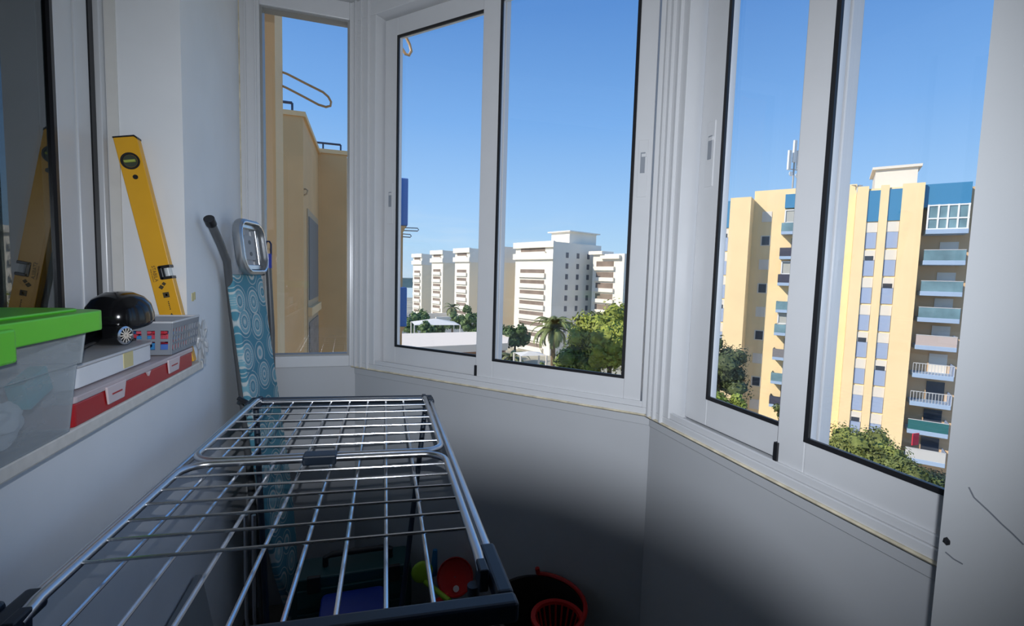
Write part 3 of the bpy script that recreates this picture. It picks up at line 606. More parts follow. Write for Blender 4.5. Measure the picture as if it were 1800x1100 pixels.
# ================================================================== CLOTHES DRYING RACK
def rack():
    K = .912
    px0, py0, pz0 = -.110*K, .547*K, 1.3-.414*K
    a, b, c = -.036, -.021, .024
    M = Matrix.Translation((px0, py0, pz0)) @ Matrix.Rotation(a, 4, 'Z') @ Matrix.Rotation(b, 4, 'X') @ Matrix.Rotation(c, 4, 'Y')
    Wd, L = .57*K, 1.143*K; h = Wd/2; mid = .539*K
    o = thing('drying_rack', (px0, py0+L/2, 0), 'folding metal clothes rack with both wings folded in, standing empty in the bay', 'clothes rack')
    P = lambda u, v, w=0: M @ V((u, v, w))
    def tb(nm, pts, r, ma=M_STEEL, par=o, seg=12, closed=False): return MB().tube([P(*q) for q in pts], r, seg, closed).build(nm, ma, par, True)
    # outer frame: side rails, far and near bars
    for s in (-1, 1): tb('side_rail', [(s*h, .02, 0), (s*h, L-.02, 0)], .0075)
    tb('end_bar', [(-h+.01, L-.014, 0), (h-.01, L-.014, 0)], .0065)
    # body rods, lengthwise
    xs = [-h+.060*K+i*(Wd-.152*K)/7 for i in range(8)]
    for x in xs:
        tb('rod', [(x, .022, -.004), (x, L-.016, -.004)], .0031, M_ROD, seg=8)
    # plastic end caps: U-shaped navy frames
    def ucap(v, s, ln, wd):
        q = MB()
        q.box((-h-.010, min(v, v+s*wd), -.013), (h+.010, max(v, v+s*wd), .012), M)
        for t in (-1, 1):
            x0, x1 = sorted((t*(h+.010), t*(h-.012)))
            q.box((x0, min(v+s*wd, v+s*ln), -.012), (x1, max(v+s*wd, v+s*ln), .011), M)
        return q.build('end_cap', M_NAVY, o, bevel=.005, bseg=3)
    ucap(-.006, 1, .135, .024); 
    q = MB().box((-h-.008, L-.010, -.012), (h+.008, L+.006, .011), M)
    for t in (-1, 1):
        x0, x1 = sorted((t*(h+.010), t*(h-.010))); q.box((x0, L-.062, -.011), (x1, L-.010, .010), M)
    q.build('end_cap', M_NAVY, o, bevel=.004, bseg=3)
    # wings folded in: rounded U frames lying on the body
    hw = h-.020; zz = .015; r = .045
    def wing(v_hinge, v_tip, rods):
        s = 1 if v_tip > v_hinge else -1
        pts = [(-hw, v_hinge, zz-.006), (-hw, v_hinge+s*.03, zz), (-hw, v_tip-s*r, zz)]
        for i in range(1, 8):
            t = pi/2*i/8; pts.append((-hw+r*(1-cos(t)), v_tip-s*r*(1-sin(t)), zz))
        pts.append((-hw+r, v_tip, zz)); pts.append((hw-r, v_tip, zz))
        for i in range(1, 8):
            t = pi/2*i/8; pts.append((hw-r+r*sin(t), v_tip-s*r*(1-cos(t)), zz))
        pts += [(hw, v_tip-s*r, zz), (hw, v_hinge+s*.03, zz), (hw, v_hinge, zz-.006)]
        wg = tb('wing_frame', pts, .0068)
        for v in rods: tb('wing_rod', [(-hw, v, zz+.001), (hw, v, zz+.001)], .0024, M_ROD, wg, 8)
        for t in (-1, 1): MB().box((t*hw-.006, v_hinge-.014, -.010), (t*hw+.006, v_hinge+.014, zz+.004), M).build('hinge', M_NAVY, wg, bevel=.002)
        return wg
    wing(.072*K, mid-.008, RN); wing(L-.028, mid+.010, RF)
    cl = MB().box((-.020*K-.030+XC, mid-.018, zz-.010), (.035+XC-.02, mid+.016, zz+.0095), M).build('wing_clip', M_NAVY, o, bevel=.003)
    # feet tabs of the caps
    MB().tube([P(-h-.004, L-.03, -.002), P(-h-.040, L-.012, .012)], .007, 10).build('lock_tab', M_GASK, o, True)
    MB().box((-h-.030, -.02, -.008), (-h-.010, .105, .016), M).build('lock_lever', M_NAVY, o, bevel=.007, bseg=3)
    # legs
    for (u0, v0, u1, y1_) in ((-h+.02, L-.05, None, None),): pass
    fl_, fr_ = P(-h+.015, L-.045, -.01), P(h-.015, L-.045, -.01)
    tb2 = lambda nm, a, b_, r=.008, ma=M_NAVY: MB().tube([a, b_], r, 10).build(nm, ma, o, True)
    tb2('leg', fl_, V((-.255, 1.38, .012))); tb2('leg', fr_, V((.066, 1.325, .012)))
    tb2('leg', P(-h+.03, .07, -.01), V((-.27, .60, .012))); tb2('leg', P(h-.03, .07, -.01), V((.19, .58, .012)))
    MB().tube([V((-.255, 1.38, .012)), V((.066, 1.325, .012))], .008, 10).build('foot_bar', M_NAVY, o, True)
    MB().tube([V((-.27, .60, .012)), V((.19, .58, .012))], .008, 10).build('foot_bar', M_NAVY, o, True)
RN = [.912*v for v in (.178, .235, .292, .349, .406, .463)]
RF = [.912*v for v in (.622, .694, .766, .838, .910, .985)]
XC = 0.010
rack()

# ================================================================== THINGS UNDER THE RACK
def lowthings():
    TEAL = mat('dark teal plastic', (.010, .055, .058), .45)
    # tool case
    o = thing('tool_case', (-.05, 1.62, 0), 'dark teal tool case with black handle standing on the floor beneath the rack', 'tool case')
    MB().prism(rrect(-.185, 0, .195, .315, .02, 4), .12, Matrix(((1, 0, 0, -.045), (0, 0, 1, 1.56), (0, 1, 0, 0), (0, 0, 0, 1)))).build('shell', TEAL, o, bevel=.006)
    MB().box((-.21, 1.552, .03), (.13, 1.56, .20)).box((-.21, 1.552, .22), (.13, 1.56, .28)).build('ribbed_panel', TEAL, o, bevel=.002)
    MB().tube([(-.13, 1.62, .31), (-.13, 1.62, .345), (-.11, 1.62, .352), (.06, 1.62, .352), (.08, 1.62, .345), (.08, 1.62, .31)], .010, 10).build('handle', M_GASK, o, True)
    for x in (-.16, .09): MB().box((x-.02, 1.545, .27), (x+.02, 1.56, .325)).build('latch', M_GASK, o, bevel=.003)
    # blue lidded bin in front of it
    b = thing('storage_bin', (-.04, 1.44, 0), 'black plastic bin with bright blue lid standing in front of the teal tool case', 'bin')
    MB().box((-.115, 1.37, 0), (.035, 1.53, .25)).build('tub', mat('black bin plastic', (.01, .01, .012), .5), b, bevel=.006)
    MB().prism(rrect(-.135, 1.345, .058, 1.538, .02, 4), .02, Matrix.Translation((0, 0, .2505))).build('lid', mat('blue lid plastic', (.006, .03, .26), .35), b, bevel=.004)
    # crate with beach toys
    c = thing('toy_crate', (.24, 1.45, 0), 'black open crate holding sand toys on the floor right of the tool case', 'crate')
    q = MB().box((.17, 1.38, 0), (.31, 1.53, .006))
    for a_, b_ in (((.17, 1.38), (.31, 1.384)), ((.17, 1.526), (.31, 1.53)), ((.17, 1.384), (.174, 1.526)), ((.306, 1.384), (.31, 1.526))): q.box((a_[0], a_[1], .006), (b_[0], b_[1], .17))
    q.build('crate_body', mat('black bin plastic', (.01, .01, .012), .5), c, bevel=.001)
    ctr = pd(800, 1014, 1.55)
    nv = (EYE-ctr).normalized(); x = V((0, 0, 1)).cross(nv).normalized(); y = nv.cross(x)
    Ms = Matrix(((x.x, y.x, nv.x, ctr.x), (x.y, y.y, nv.y, ctr.y), (x.z, y.z, nv.z, ctr.z), (0, 0, 0, 1)))
    s = thing('toy_sieve', (ctr.x, ctr.y, .17), 'round red toy sieve with white sticker propped in the crate', 'sieve')
    RD = mat('bright red plastic', (.55, .01, .008), .35)
    MB().lathe([(.058, .006), (.060, .0), (.054, -.030), (.03, -.034), (.002, -.034)], 32, Ms, close=False).build('bowl', RD, s, True)
    MB().tube([Ms @ V((-.02, -.05, 0)), Ms @ V((-.075, -.075, .0)), Ms @ V((-.10, -.05, .0))][0:2], .009, 10).build('handle', RD, s, True)
    MB().lathe([(.010, -.0), (.010, .001)], 16, Ms @ Matrix.Translation((.004, -.034, -.026))).build('sticker', mat('white sticker', (.7, .7, .7), .5), s)
    g = pd(742, 1005, 1.56)
    t = thing('toy_shovel', (g.x, g.y, .17), 'lime green toy shovel propped beside the red sieve', 'toy shovel')
    LG = mat('lime plastic', (.25, .42, .02), .4)
    MB().ball(g, .036, 3, (1, .35, 1.05)).build('blade', LG, t, True)
    MB().tube([g+V((.01, -.01, -.03)), pd(790, 1056, 1.45)], .008, 10).build('handle', LG, t, True)
    tag(MB().tube([pd(765, 966, 1.60), pd(762, 1010, 1.60)], [.008, .013], 10).build('toy_rake', mat('sky blue plastic', (.01, .14, .32), .4), None, True), 'light blue toy handle sticking up between the lime shovel and red sieve', 'toy')
    # black mop bucket with a red wringer, by the bay wall
    bc = V((.462, 1.165, 0))
    k = thing('mop_bucket', (bc.x, bc.y, 0), 'black round mop bucket with red wringer basket in its front rim, by the bay wall', 'bucket')
    MB().lathe([(.100, 0), (.126, .375), (.134, .380), (.134, .388), (.124, .388), (.121, .375), (.096, .006), (.001, .006)], 48, Matrix.Translation(bc), close=False).build('bucket_body', mat('black bucket plastic', (.014, .011, .011), .4), k, True)
    RB = mat('dark red plastic', (.36, .008, .006), .35)
    wc = bc+V((.032, -.062, 0))
    wr = MB().lathe([(.066, .378), (.072, .384), (.072, .392), (.060, .392), (.058, .384)], 36, Matrix.Translation(wc), close=False)
    for i in range(20):
        t_ = 2*pi*i/20; wr.tube([wc+V((.060*cos(t_), .060*sin(t_), .386)), wc+V((.034*cos(t_), .034*sin(t_), .29))], .0032, 6)
    wr.lathe([(.036, .285), (.036, .293)], 24, Matrix.Translation(wc))
    wr.tube([bc+V((.131*cos(t_), .131*sin(t_), .394)) for t_ in [R(-62+i*11) for i in range(13)]], .0065, 8)
    wr.tube([bc+V((.131*cos(R(70)), .131*sin(R(70)), .394)), bc+V((.131*cos(R(70))-.004, .131*sin(R(70)), .412))], .007, 8)
    wr.build('wringer', RB, k, True)
    # pale boards leaning on the left wall
    tag(MB().hexa([(-.40, 1.05, 0), (-.33, 1.05, 0), (-.33, 1.36, 0), (-.40, 1.36, 0), (-.428, 1.05, .50), (-.412, 1.05, .50), (-.412, 1.36, .50), (-.428, 1.36, .50)]).build('folded_panel', mat('pale grey board', (.30, .31, .31), .6), None, bevel=.003), 'pale grey panel leaning on the left wall beneath the rack', 'panel')
lowthings()

# ================================================================== OUTSIDE
ZG = -19.0                                                      # street level below the flat
def gp(x, y, z=ZG): return pz(x, y, z)
GR = mat('dry garden ground', (.42, .38, .28), .9, noise_amt=.35, nscale=.12)
S(MB().box((-150, -80, ZG-.5), (260, 420, ZG)).build('ground', GR))
S(MB().prism([(-420, 395), (-180, 700), (300, 760), (520, 420), (560, 500), (300, 900), (-300, 860), (-520, 520)], 14, Matrix.Translation((0, 0, ZG))).build('hills', mat('distant hill', (.20, .24, .22), .9, noise_amt=.2, nscale=.03)))

BEIGE = mat('beige render', (.72, .44, .20), .8, noise_amt=.05, nscale=.8)
BEIGE2 = mat('pale beige render', (.80, .54, .28), .8, noise_amt=.04, nscale=.8)
BLUEP = mat('blue parapet paint', (.09, .20, .52), .6, noise_amt=.05)
RAILM = mat('dark blue railing', (.02, .04, .09), .5)
WINM = mat('dim window glass', (.05, .06, .08), .15)
WHT = mat('white render', (.86, .80, .70), .8, noise_amt=.03, nscale=.3)
LOOP = mat('ochre painted tube', (.50, .33, .18), .5)

# --- our own building beyond the end window: a near pier and stepped blocks
def own():
    e1 = py_(499, 400, 3.25)
    o = thing('building_pier', (e1.x-.6, 3.2, ZG), 'pale beige full-height pier of the same building, just outside the narrow left window', 'building')
    MB().box((e1.x-1.4, 3.0, ZG), (e1.x, 3.25, 9.0)).build('wall', BEIGE2, o)
    def loop(name, a, b, wdt, r, label, x_wall, drop=None):
        pass
    # folding line brackets fixed on the pier
    def u_loop(pts, r, label, D):
        P = [pd(x, y, D) for x, y in pts]
        tag(MB().tube(P, r, 8).build('clothesline_bracket', LOOP, None, True), label, 'bracket')
    A_, B_ = (497, 127), (497, 152)
    Dp = 2.86
    u_loop([(484, 120), (494, 126), (505, 130), (540, 148), (568, 162), (577, 170), (582, 179), (581, 186), (573, 188), (560, 184), (530, 168), (505, 155), (494, 150), (484, 145)], .007, 'ochre tube loop sticking out from the pier, seen in the narrow left window', Dp)
    u_loop([(484, -330), (700, 40), (712, 62), (720, 78), (723, 90), (719, 97), (713, 95), (703, 80), (684, 55), (474, -290)], .0085, 'ochre tube loop at the top left corner of the first sliding pane', 2.74)
    # the storeys below and beside the flat
    hb = thing('home_building', (-8, -8, ZG), 'body of the beige building this bay belongs to, below and behind the room', 'building')
    MB().box((-16, -22, ZG), (-1.95, 1.9, 7.0)).build('wall', BEIGE, hb)
    MB().prism([(-1.95, -22), (.9, -22), (.9, 1.1), (0.0, 2.0), (-1.95, 2.0)], -ZG-.25, Matrix.Translation((0, 0, ZG))).build('lower_storeys', BEIGE, hb)
    MB().prism([(-1.95, -22), (.9, -22), (.9, 1.1), (0.0, 2.0), (-1.95, 2.0)], 4.4, Matrix.Translation((0, 0, ZC+.25))).build('upper_storeys', BEIGE, hb)
    # block A and B
    b = thing('apartment_building', (-4, 17, ZG), 'beige apartment block with stepped side and dark roof rails, beyond the narrow left window', 'building')
    yA, yB, yC = 17.0, 22.0, 27.0
    a0 = py_(533, 300, yA); a1 = py_(551, 300, yB); a2 = py_(609, 300, yB)
    zA = py_(515, 203, yA).z; zB = py_(580, 268, yB).z
    MB().box((-9, yA, ZG), (a0.x, yB+.5, zA)).build('wall', BEIGE, b)
    MB().box((-9, yA-.05, zA), (a0.x+.08, yA+.3, zA+.15)).box((a0.x-.25, yA+.3, zA), (a0.x+.08, yB, zA+.15)).build('coping', BEIGE2, b)
    MB().box((-9, yB, ZG), (a2.x, yC-.7, zB)).build('wall', BEIGE, b)
    MB().box((a0.x-.3, yB-.06, zB-.05), (a2.x+.1, yB+.3, zB+.12)).build('coping', BEIGE2, b)
    # roof rails
    for X0, X1, Y, Z in ((-9, a0.x-.35, yA+.25, zA+.15), (a1.x, a2.x-.25, yB+.3, zB+.12)):
        q = MB().tube([(X0, Y, Z+.32), (X1, Y, Z+.32)], .045, 6)
        for k in (0, 4): x = X1-(X1-X0)*k/6; q.tube([(x, Y, Z-.02), (x, Y, Z+.32)], .035, 6)
        q.build('roof_rail', RAILM, b)
    # recessed window strip on the side face of block A
    s0 = yA+.9; s1 = yB-.5; xs = a0.x
    zt0 = px_(541, 368, xs).z; 
    w = MB().box((xs+.005, s0, -12), (xs+.03, s1, zt0)).build('window_recess', mat('recess wall', (.50, .36, .22), .8), b)
    MB().box((xs+.03, s0+.2, zt0-3.2), (xs+.06, s1-.3, zt0-.25)).build('shutter', mat('grey roller shutter', (.20, .18, .16), .6), w)
    gb = MB()
    for k in range(2):
        z1 = zt0-4.0-k*6.2; gb.box((xs+.03, s0+.2, z1-3.6), (xs+.07, s1-.3, z1))
    gb.build('glass_block_panel', mat('grey glass block', (.26, .24, .23), .3, noise_amt=.45, nscale=4), w)
    MB().box((xs+.03, s0, zt0-3.75), (xs+.16, s1, zt0-3.45)).build('sill', BEIGE2, w)
    # small loop on block A
    P = [pd(x, y, 15.55) for x, y in ((516, 344), (530, 345), (539, 341), (541, 335), (537, 332), (528, 334))]
    tag(MB().tube(P, .028, 6).build('clothesline_bracket', LOOP, None, True), 'small ochre tube loop low in the narrow left window, against the beige block', 'bracket')
    # block C with the blue balconies, seen through the second window
    c = thing('balcony_block', (-1, 29, ZG), 'far beige block with blue balcony parapets, left edge of the first sliding pane', 'building')
    x1 = py_(708, 450, yC).x; xp = py_(717, 350, yC-.4).x; xl = py_(612, 400, yC).x
    zc = py_(700, 312, yC).z
    MB().box((xl-3, yC, ZG), (x1, yC+6, zc-.3)).build('wall', BEIGE, c)
    for i, (t, bt) in enumerate(((312, 396), (505, 574))):
        z1 = py_(700, t, yC-.5).z; z0 = py_(700, bt, yC-.5).z
        p = MB().box((xl, yC-.55, z0), (xp, yC+5, z1)).build('balcony_parapet', BLUEP, c, bevel=.05)
        MB().hexa([(xl, yC-.1, z0-.62), (xp-.35, yC-.1, z0-.62), (xp-.35, yC+4.6, z0-.62), (xl, yC+4.6, z0-.62), (xl, yC-.5, z0-.01), (xp-.08, yC-.5, z0-.01), (xp-.08, yC+4.9, z0-.01), (xl, yC+4.9, z0-.01)]).build('balcony_slab', BEIGE2, p)
        q = MB().tube([(xl, yC-.45, z1+.35), (xp-.5, yC-.45, z1+.35), (xp-.5, yC+2, z1+.35)], .04, 6)
        for x in (xp-.5, xp-1.5): q.tube([(x, yC-.45, z1-.05), (x, yC-.45, z1+.35)], .035, 6)
        q.build('railing', RAILM, p)
    for i, (yy, xx, lb) in enumerate(((403, 734, 'upper thin grey bracket beside the far blue balcony'), (414, 721, 'lower thin grey bracket beside the far blue balcony'))):
        P = [pd(x, y, 26) for x, y in ((708, yy-3), (xx, yy-2), (xx+2, yy+1), (xx, yy+3), (708, yy+2))]
        tag(MB().tube(P, .03, 6).build('clothesline_bracket', mat('grey tube', (.35, .33, .32), .5), None, True), lb, 'bracket')
own()

# --- white stepped apartment complex
def cam_dir(x, z): d = CR*x + V((sin(YAW), cos(YAW), 0))*z; return V((d.x, d.y, 0)).normalized()
CDR = V((cos(YAW), -sin(YAW), 0)); CDF = V((sin(YAW), cos(YAW), 0))
def wdir(x, z): return (CDR*x + CDF*z).normalized()
DL = wdir(-.64, .77); DS = wdir(.77, .64)
SHD = mat('loggia shade', (.22, .17, .14), .8, noise_amt=.2, nscale=.4)  # dark brown on flat slabs stands in for the shade inside the loggias
def frameM(O, ex, ey): return Matrix(((ex.x, ey.x, 0, O.x), (ex.y, ey.y, 0, O.y), (0, 0, 1, O.z), (0, 0, 0, 1)))
def white_block(name, px, py_top, D, lw, sw, label, floors, side_wins=0, tower=None, balc=(.2, .85), cat='building', grp=None, parapet=True, balc_side=False):
    top = pd(px, py_top, D)
    O = V((top.x, top.y, ZG)); H = top.z-ZG
    o = thing(name, O, label, cat, grp)
    M = frameM(O, DL, DS)               # x along lit face (left/back), y along shaded side; corner at origin
    MB().box((0, 0, 0), (lw, sw, H), M).build('wall', WHT, o)
    fh = 2.85
    if parapet:
        for dz in (0, 3.1):
            MB().box((-.7, -.7, H-1.5-dz), (lw+.4, 0-.002, H+.1-dz), M).build('roof_band', WHT, o)
    for k in range(floors):
        z1 = H-3.0-(1.4 if k else 0)-fh*(k) if parapet else H-1.2-fh*k
        if k == 0 and parapet: z1 = H-1.55
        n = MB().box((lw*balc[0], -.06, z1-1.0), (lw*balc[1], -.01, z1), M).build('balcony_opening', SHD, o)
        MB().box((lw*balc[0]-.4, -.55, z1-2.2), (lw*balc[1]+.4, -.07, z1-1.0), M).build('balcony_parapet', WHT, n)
    for k in range(side_wins):
        for u in (.28, .50, .72):
            z1 = H-2.6-fh*k
            MB().box((-.06, sw*u-.55, z1-1.4), (-.01, sw*u+.45, z1), M).build('window', mat('far window', (.16, .16, .18), .4), o)
    if balc_side: MB().box((.0, -.0, 0), (.05, sw-.2, H-4.7), M @ Matrix.Translation((-.06, .1, 0))).build('side_wall', mat('beige side slab', (.90, .76, .56), .8), o)  # thin slab over the side face, warmer beige than the main wall
    return o, M, H
o1, M_, H_ = white_block('white_apartment_block', 973, 424, 121, 15, 19, 'largest white apartment block, nearest corner facing us above the palm', 9, 8)
MB().box((2, 8, H_), (9, 19, H_+3.2), M_).box((1.2, 7.2, H_+3.2), (9.8, 19.8, H_+3.5), M_).build('stair_tower', WHT, o1)
white_block('white_apartment_block', 1046, 449, 128, .5, 20, 'white block right of the largest one, ending at the window stile', 0, 0, parapet=False)
# right lower block faces us with balconies
def right_white():
    P0 = pd(1043, 447, 127); P1 = pd(1098, 450, 119)
    ex = (V((P1.x, P1.y, 0))-V((P0.x, P0.y, 0))); Lx = ex.length; ex.normalize(); ey = V((-ex.y, ex.x, 0))
    O = V((P0.x, P0.y, ZG)); H = P0.z-ZG
    o = thing('white_balcony_block', O, 'lower white block with wide balconies at the right of the complex', 'building')
    M = frameM(O, ex, ey)
    MB().box((0, 0, 0), (Lx, 12, H), M).build('wall', WHT, o)
    MB().box((-1, -.8, H-.1), (Lx*.35, 4, H+.8), M).box((Lx*.3, -.9, H-1.3), (Lx*.9, 0, H-.4), M).build('roof_band', WHT, o)
    for k in range(7):
        z1 = H-1.9-2.85*k
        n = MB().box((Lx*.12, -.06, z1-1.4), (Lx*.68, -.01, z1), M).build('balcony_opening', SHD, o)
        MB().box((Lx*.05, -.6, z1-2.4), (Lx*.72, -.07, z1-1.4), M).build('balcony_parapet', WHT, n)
right_white()
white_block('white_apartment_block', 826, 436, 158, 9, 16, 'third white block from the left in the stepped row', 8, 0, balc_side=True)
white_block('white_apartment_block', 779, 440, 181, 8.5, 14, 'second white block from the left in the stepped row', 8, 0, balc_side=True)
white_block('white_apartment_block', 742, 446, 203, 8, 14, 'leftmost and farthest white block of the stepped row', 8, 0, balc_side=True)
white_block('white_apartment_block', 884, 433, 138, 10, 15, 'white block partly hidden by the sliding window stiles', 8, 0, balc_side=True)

# --- tan and blue apartment tower seen in the right window
CREAM = mat('cream yellow render', (.90, .69, .40), .8, noise_amt=.03, nscale=.5)
TBLUE = mat('teal blue cladding', (.045, .22, .42), .6, noise_amt=.05); SHUT = mat('blue grey shutter', (.34, .42, .60), .6, noise_amt=.05)
PALEB = mat('pale blue slab edge', (.34, .45, .62), .6); GLB = mat('balcony glass', (.16, .27, .32), .25, noise_amt=.3, nscale=.6)
WP = mat('white shutter box', (.76, .70, .62), .7)
def tower():
    A = EYE + CDR*((1565-900)/F_PX*47.1) + CDF*47.1; B = EYE + CDR*((1276-900)/F_PX*55.7) + CDF*55.7
    ex = (A-B); ex.z = 0; ex.normalize(); ey = V((-ex.y, ex.x, 0))          # ey points away from us
    if ey.dot(CDF) < 0: ey = -ey
    O = V((A.x, A.y, ZG)); M = frameM(O, ex, ey); Mi = M.inverted()
    def T(x, y, dep=0):              # pixel -> (t, z) on the plane at depth dep
        d = ray(x, y); n = ey; c = (O+ey*dep-EYE).dot(n)/d.dot(n); q = Mi @ (EYE+d*c); return q.x, q.z
    o = thing('apartment_tower', O, 'tall cream apartment tower with teal panels and blue balconies filling the right window', 'building')
    fh = 2.8
    def blk(nm, x0, x1, dep0, dep1, z1, ma, z0=0, par=o, bev=0): return MB().box((min(x0, x1), dep0, z0), (max(x0, x1), dep1, z1), M).build(nm, ma, par, bevel=bev)
    # columns (t) measured on the facade
    tS, t1, t2, t3, t4, t5, t6 = [T(x, 400)[0] for x in (1502, 1522, 1543, 1558, 1581, 1581, 1620)]
    zR = T(1600, 322)[1]
    # right part
    blk('wall', tS, t6, .25, 14, zR-.25, CREAM)
    for a, c in ((tS, t1), (t2, t3), (t4, t6)): blk('pier', a, c, 0, .26, zR, CREAM)
    def col(a, c, dep, ztop, n, first='panel'):
        blk('cladding_panel', a, c, dep-.12, dep+.1, ztop-.1, TBLUE, ztop-3.2)
        for k in range(n):
            z1 = ztop-3.2-fh*k
            bx = blk('shutter_box', a+.02, c-.02, dep-.08, dep+.1, z1-.1, WP, z1-1.1)
            if (k*7+int(a*3)) % 3 == 0: MB().box((a+.12, dep-.10, z1-1.12), (c-.15, dep-.07, z1-.68), M).build('window', WINM, bx)
            blk('shutter_panel', a+.04, c-.04, dep-.06, dep+.1, z1-1.12, SHUT, z1-2.72)
    col(t1, t2, .22, T(1533, 333)[1], 9); col(t3, t4, .22, T(1569, 330)[1], 9)
    # balcony bay on the right
    tb0, tb1 = T(1627, 400, .6)[0], T(1702, 400, .6)[0]
    zB = T(1665, 322, .6)[1]
    blk('wall', t6, tb1+.6, 2.2, 13, zB-.2, mat('tan render', (.68, .46, .27), .8))
    blk('cladding_panel', t6+.05, tb1, .5, 2.3, zB, TBLUE, zB-2.2)
    rowy = [403, 458, 513, 560, 610, 661, 712, 763, 815]
    for k, yy in enumerate(rowy):
        zb = T(1660, yy, .3)[1]
        s = blk('balcony_slab', tb0, tb1, .2, 2.3, zb+.02, PALEB, zb-.42, bev=.03)
        if k == 0:
            # glazed-in balcony
            g = MB().box((tb0+.1, .45, zb), (tb1-.1, .5, zb+2.3), M).build('glazing', GLB, s)
            f = MB()
            for u in (0, .26, .5, .75, 1): f.box((tb0+(tb1-tb0-.15)*u, .36, zb), (tb0+(tb1-tb0-.15)*u+.13, .45, zb+2.4), M)
            for z in (.0, 1.0, 2.25): f.box((tb0, .37, zb+z), (tb1, .45, zb+z+.13), M)
            f.build('glazing_bar', mat('white bar', (.8, .8, .8), .5), s)
        else:
            mt = [GLB, GLB, GLB, mat('pale fabric screen', (.50, .42, .40), .8), None, None, mat('teal screen', (.02, .13, .14), .7), mat('grey white panel', (.55, .55, .55), .6)][k-1]
            if mt: MB().box((tb0+.02, .22, zb), (tb1-.02, .28, zb+1.0), M).build('balustrade', mt, s)
            q = MB().box((tb0, .2, zb+1.0), (tb1, .27, zb+1.06), M)
            if mt is None:
                for j in range(14): x = tb0+(tb1-tb0)*j/13; q.box((x-.02, .22, zb), (x+.02, .25, zb+1.0), M)
            q.build('handrail', mat('pale rail', (.55, .56, .58), .5), s)
            MB().box((tb1-.06, .25, zb), (tb1, 2.3, zb+1.02), M).build('side_panel', SHUT, s)
            MB().box((tb0+(tb1-tb0)*.45, 2.12, zb), (tb1-.3, 2.19, zb+1.9), M).build('balcony_door', WINM if k > 5 else WP, s)
    # further wing at the very right with small side balconies
    blk('wall', tb1+.55, tb1+3.2, 4.5, 13, zB-.3, mat('tan render', (.68, .46, .27), .8))
    for k, yy in enumerate(rowy[1:]):
        zb = T(1660, yy, .3)[1]
        blk('side_balcony', tb1+.4, tb1+1.3, 3.4, 4.6, zb+.6, CREAM, zb-.35, bev=.05)
    # middle link hidden by the window stiles, lower left part
    a0, a1, a2_, a3, a4 = [T(x, 405)[0] for x in (1254, 1268, 1281, 1317, 1317)]
    zL = T(1300, 347)[1]
    blk('wall', a0-2.0, a2_, .25, 12, zL-.9, CREAM); blk('pier', a0-1.0, a1, 0, .26, T(1262, 352)[1], CREAM); blk('pier', a2_, a3, 0, 3.0, zL, CREAM)
    col(a1, a2_, .22, T(1275, 352)[1], 9)
    # recess and the taller face with balconies
    r0 = a3; dR = 2.6
    zM = T(1370, 333, dR)[1]
    tE = tS-.01
    r1, r2, r3 = T(1338, 405, dR)[0], T(1357, 405, dR)[0], T(1373, 405, dR)[0]
    blk('wall', r0-.02, tE, dR, 13, zM, CREAM)
    for k in range(9):
        z1 = T(1346, 372, dR)[1]-fh*k
        blk('shutter_box', r1, r2-.1, dR-.06, dR+.02, z1, WP, z1-1.2)
        if k % 2: blk('window', r1+.15, r2-.2, dR-.1, dR-.05, z1-.1, WINM, z1-1.1)
    ub0, ub1 = T(1372, 420, dR-1.4)[0], T(1440, 420, dR-1.4)[0]
    zt = T(1390, 341, dR-.8)[1]
    blk('cladding_panel', ub0+.15, ub1, dR-.8, dR, zt, TBLUE, T(1390, 365, dR-.8)[1])
    for k, yy in enumerate([406, 450, 497, 545, 586, 630, 673, 715]):
        zb = T(1390, yy, dR-1.4)[1]
        s = blk('balcony_slab', ub0, ub1, dR-1.4, dR, zb+.02, PALEB, zb-.35, bev=.03)
        MB().box((ub0, dR-1.4, zb), (ub1, dR-1.34, zb+.95), M).box((ub0, dR-1.34, zb), (ub0+.06, dR, zb+.95), M).build('balustrade', [GLB, mat('dark screen', (.05, .05, .08), .5), mat('dark screen', (.05, .05, .08), .5), GLB, GLB, mat('grey screen', (.2, .19, .2), .6), GLB, mat('dark screen', (.05, .05, .08), .5)][k], s)
        if k in (0, 2, 4):
            f = MB()
            for u in (0, .3, .6, .9): f.box((ub0+.2+(ub1-ub0)*u, dR-.9, zb+.95), (ub0+.32+(ub1-ub0)*u, dR-.8, zb+2.45), M)
            for z in (.95, 2.35): f.box((ub0+.2, dR-.9, zb+z), (ub1, dR-.8, zb+z+.12), M)
            f.build('glazing_bar', mat('white bar', (.8, .8, .8), .5), s)
            MB().box((ub0+.25, dR-.8, zb+.95), (ub1, dR-.76, zb+2.4), M).build('glazing', mat('pale pane', (.45, .45, .42), .3), s)
        else: MB().box((ub0+1.0, dR-.06, zb), (ub1, dR-.01, zb+2.1), M).build('balcony_door', WINM if k % 3 else WP, s)
    # rooftop plant room
    p0, p1 = T(1538, 320, 3)[0], T(1612, 320, 3)[0]; zp = T(1575, 296, 3)[1]
    h = blk('plant_room', p0, p1, 3, 8, zp, WP, zR-.5)
    blk('roof_edge', p0-.3, p1+.3, 2.7, 8.3, zp+.25, WP, zp, par=h)
    # things on the roof
    zr = T(1398, 330, dR+1)[1]; c = M @ V((T(1393, 330, dR+1)[0], dR+1, zr+.0))
    m_ = thing('antenna_mast', c, 'phone antenna mast with white panels on the tower roof, left of the wide stile', 'antenna')
    G2 = mat('galvanised mast', (.40, .38, .36), .5, .4); WA = mat('antenna white', (.75, .74, .72), .5)
    MB().tube([c, c+V((0, 0, 5.2))], .09, 8).tube([c+V((0, 0, 2.1)), c+V((-.7, .1, 2.1))], .05, 6).tube([c+V((0, 0, 2.1)), c+V((.6, .1, 2.1))], .05, 6).build('pole', G2, m_)
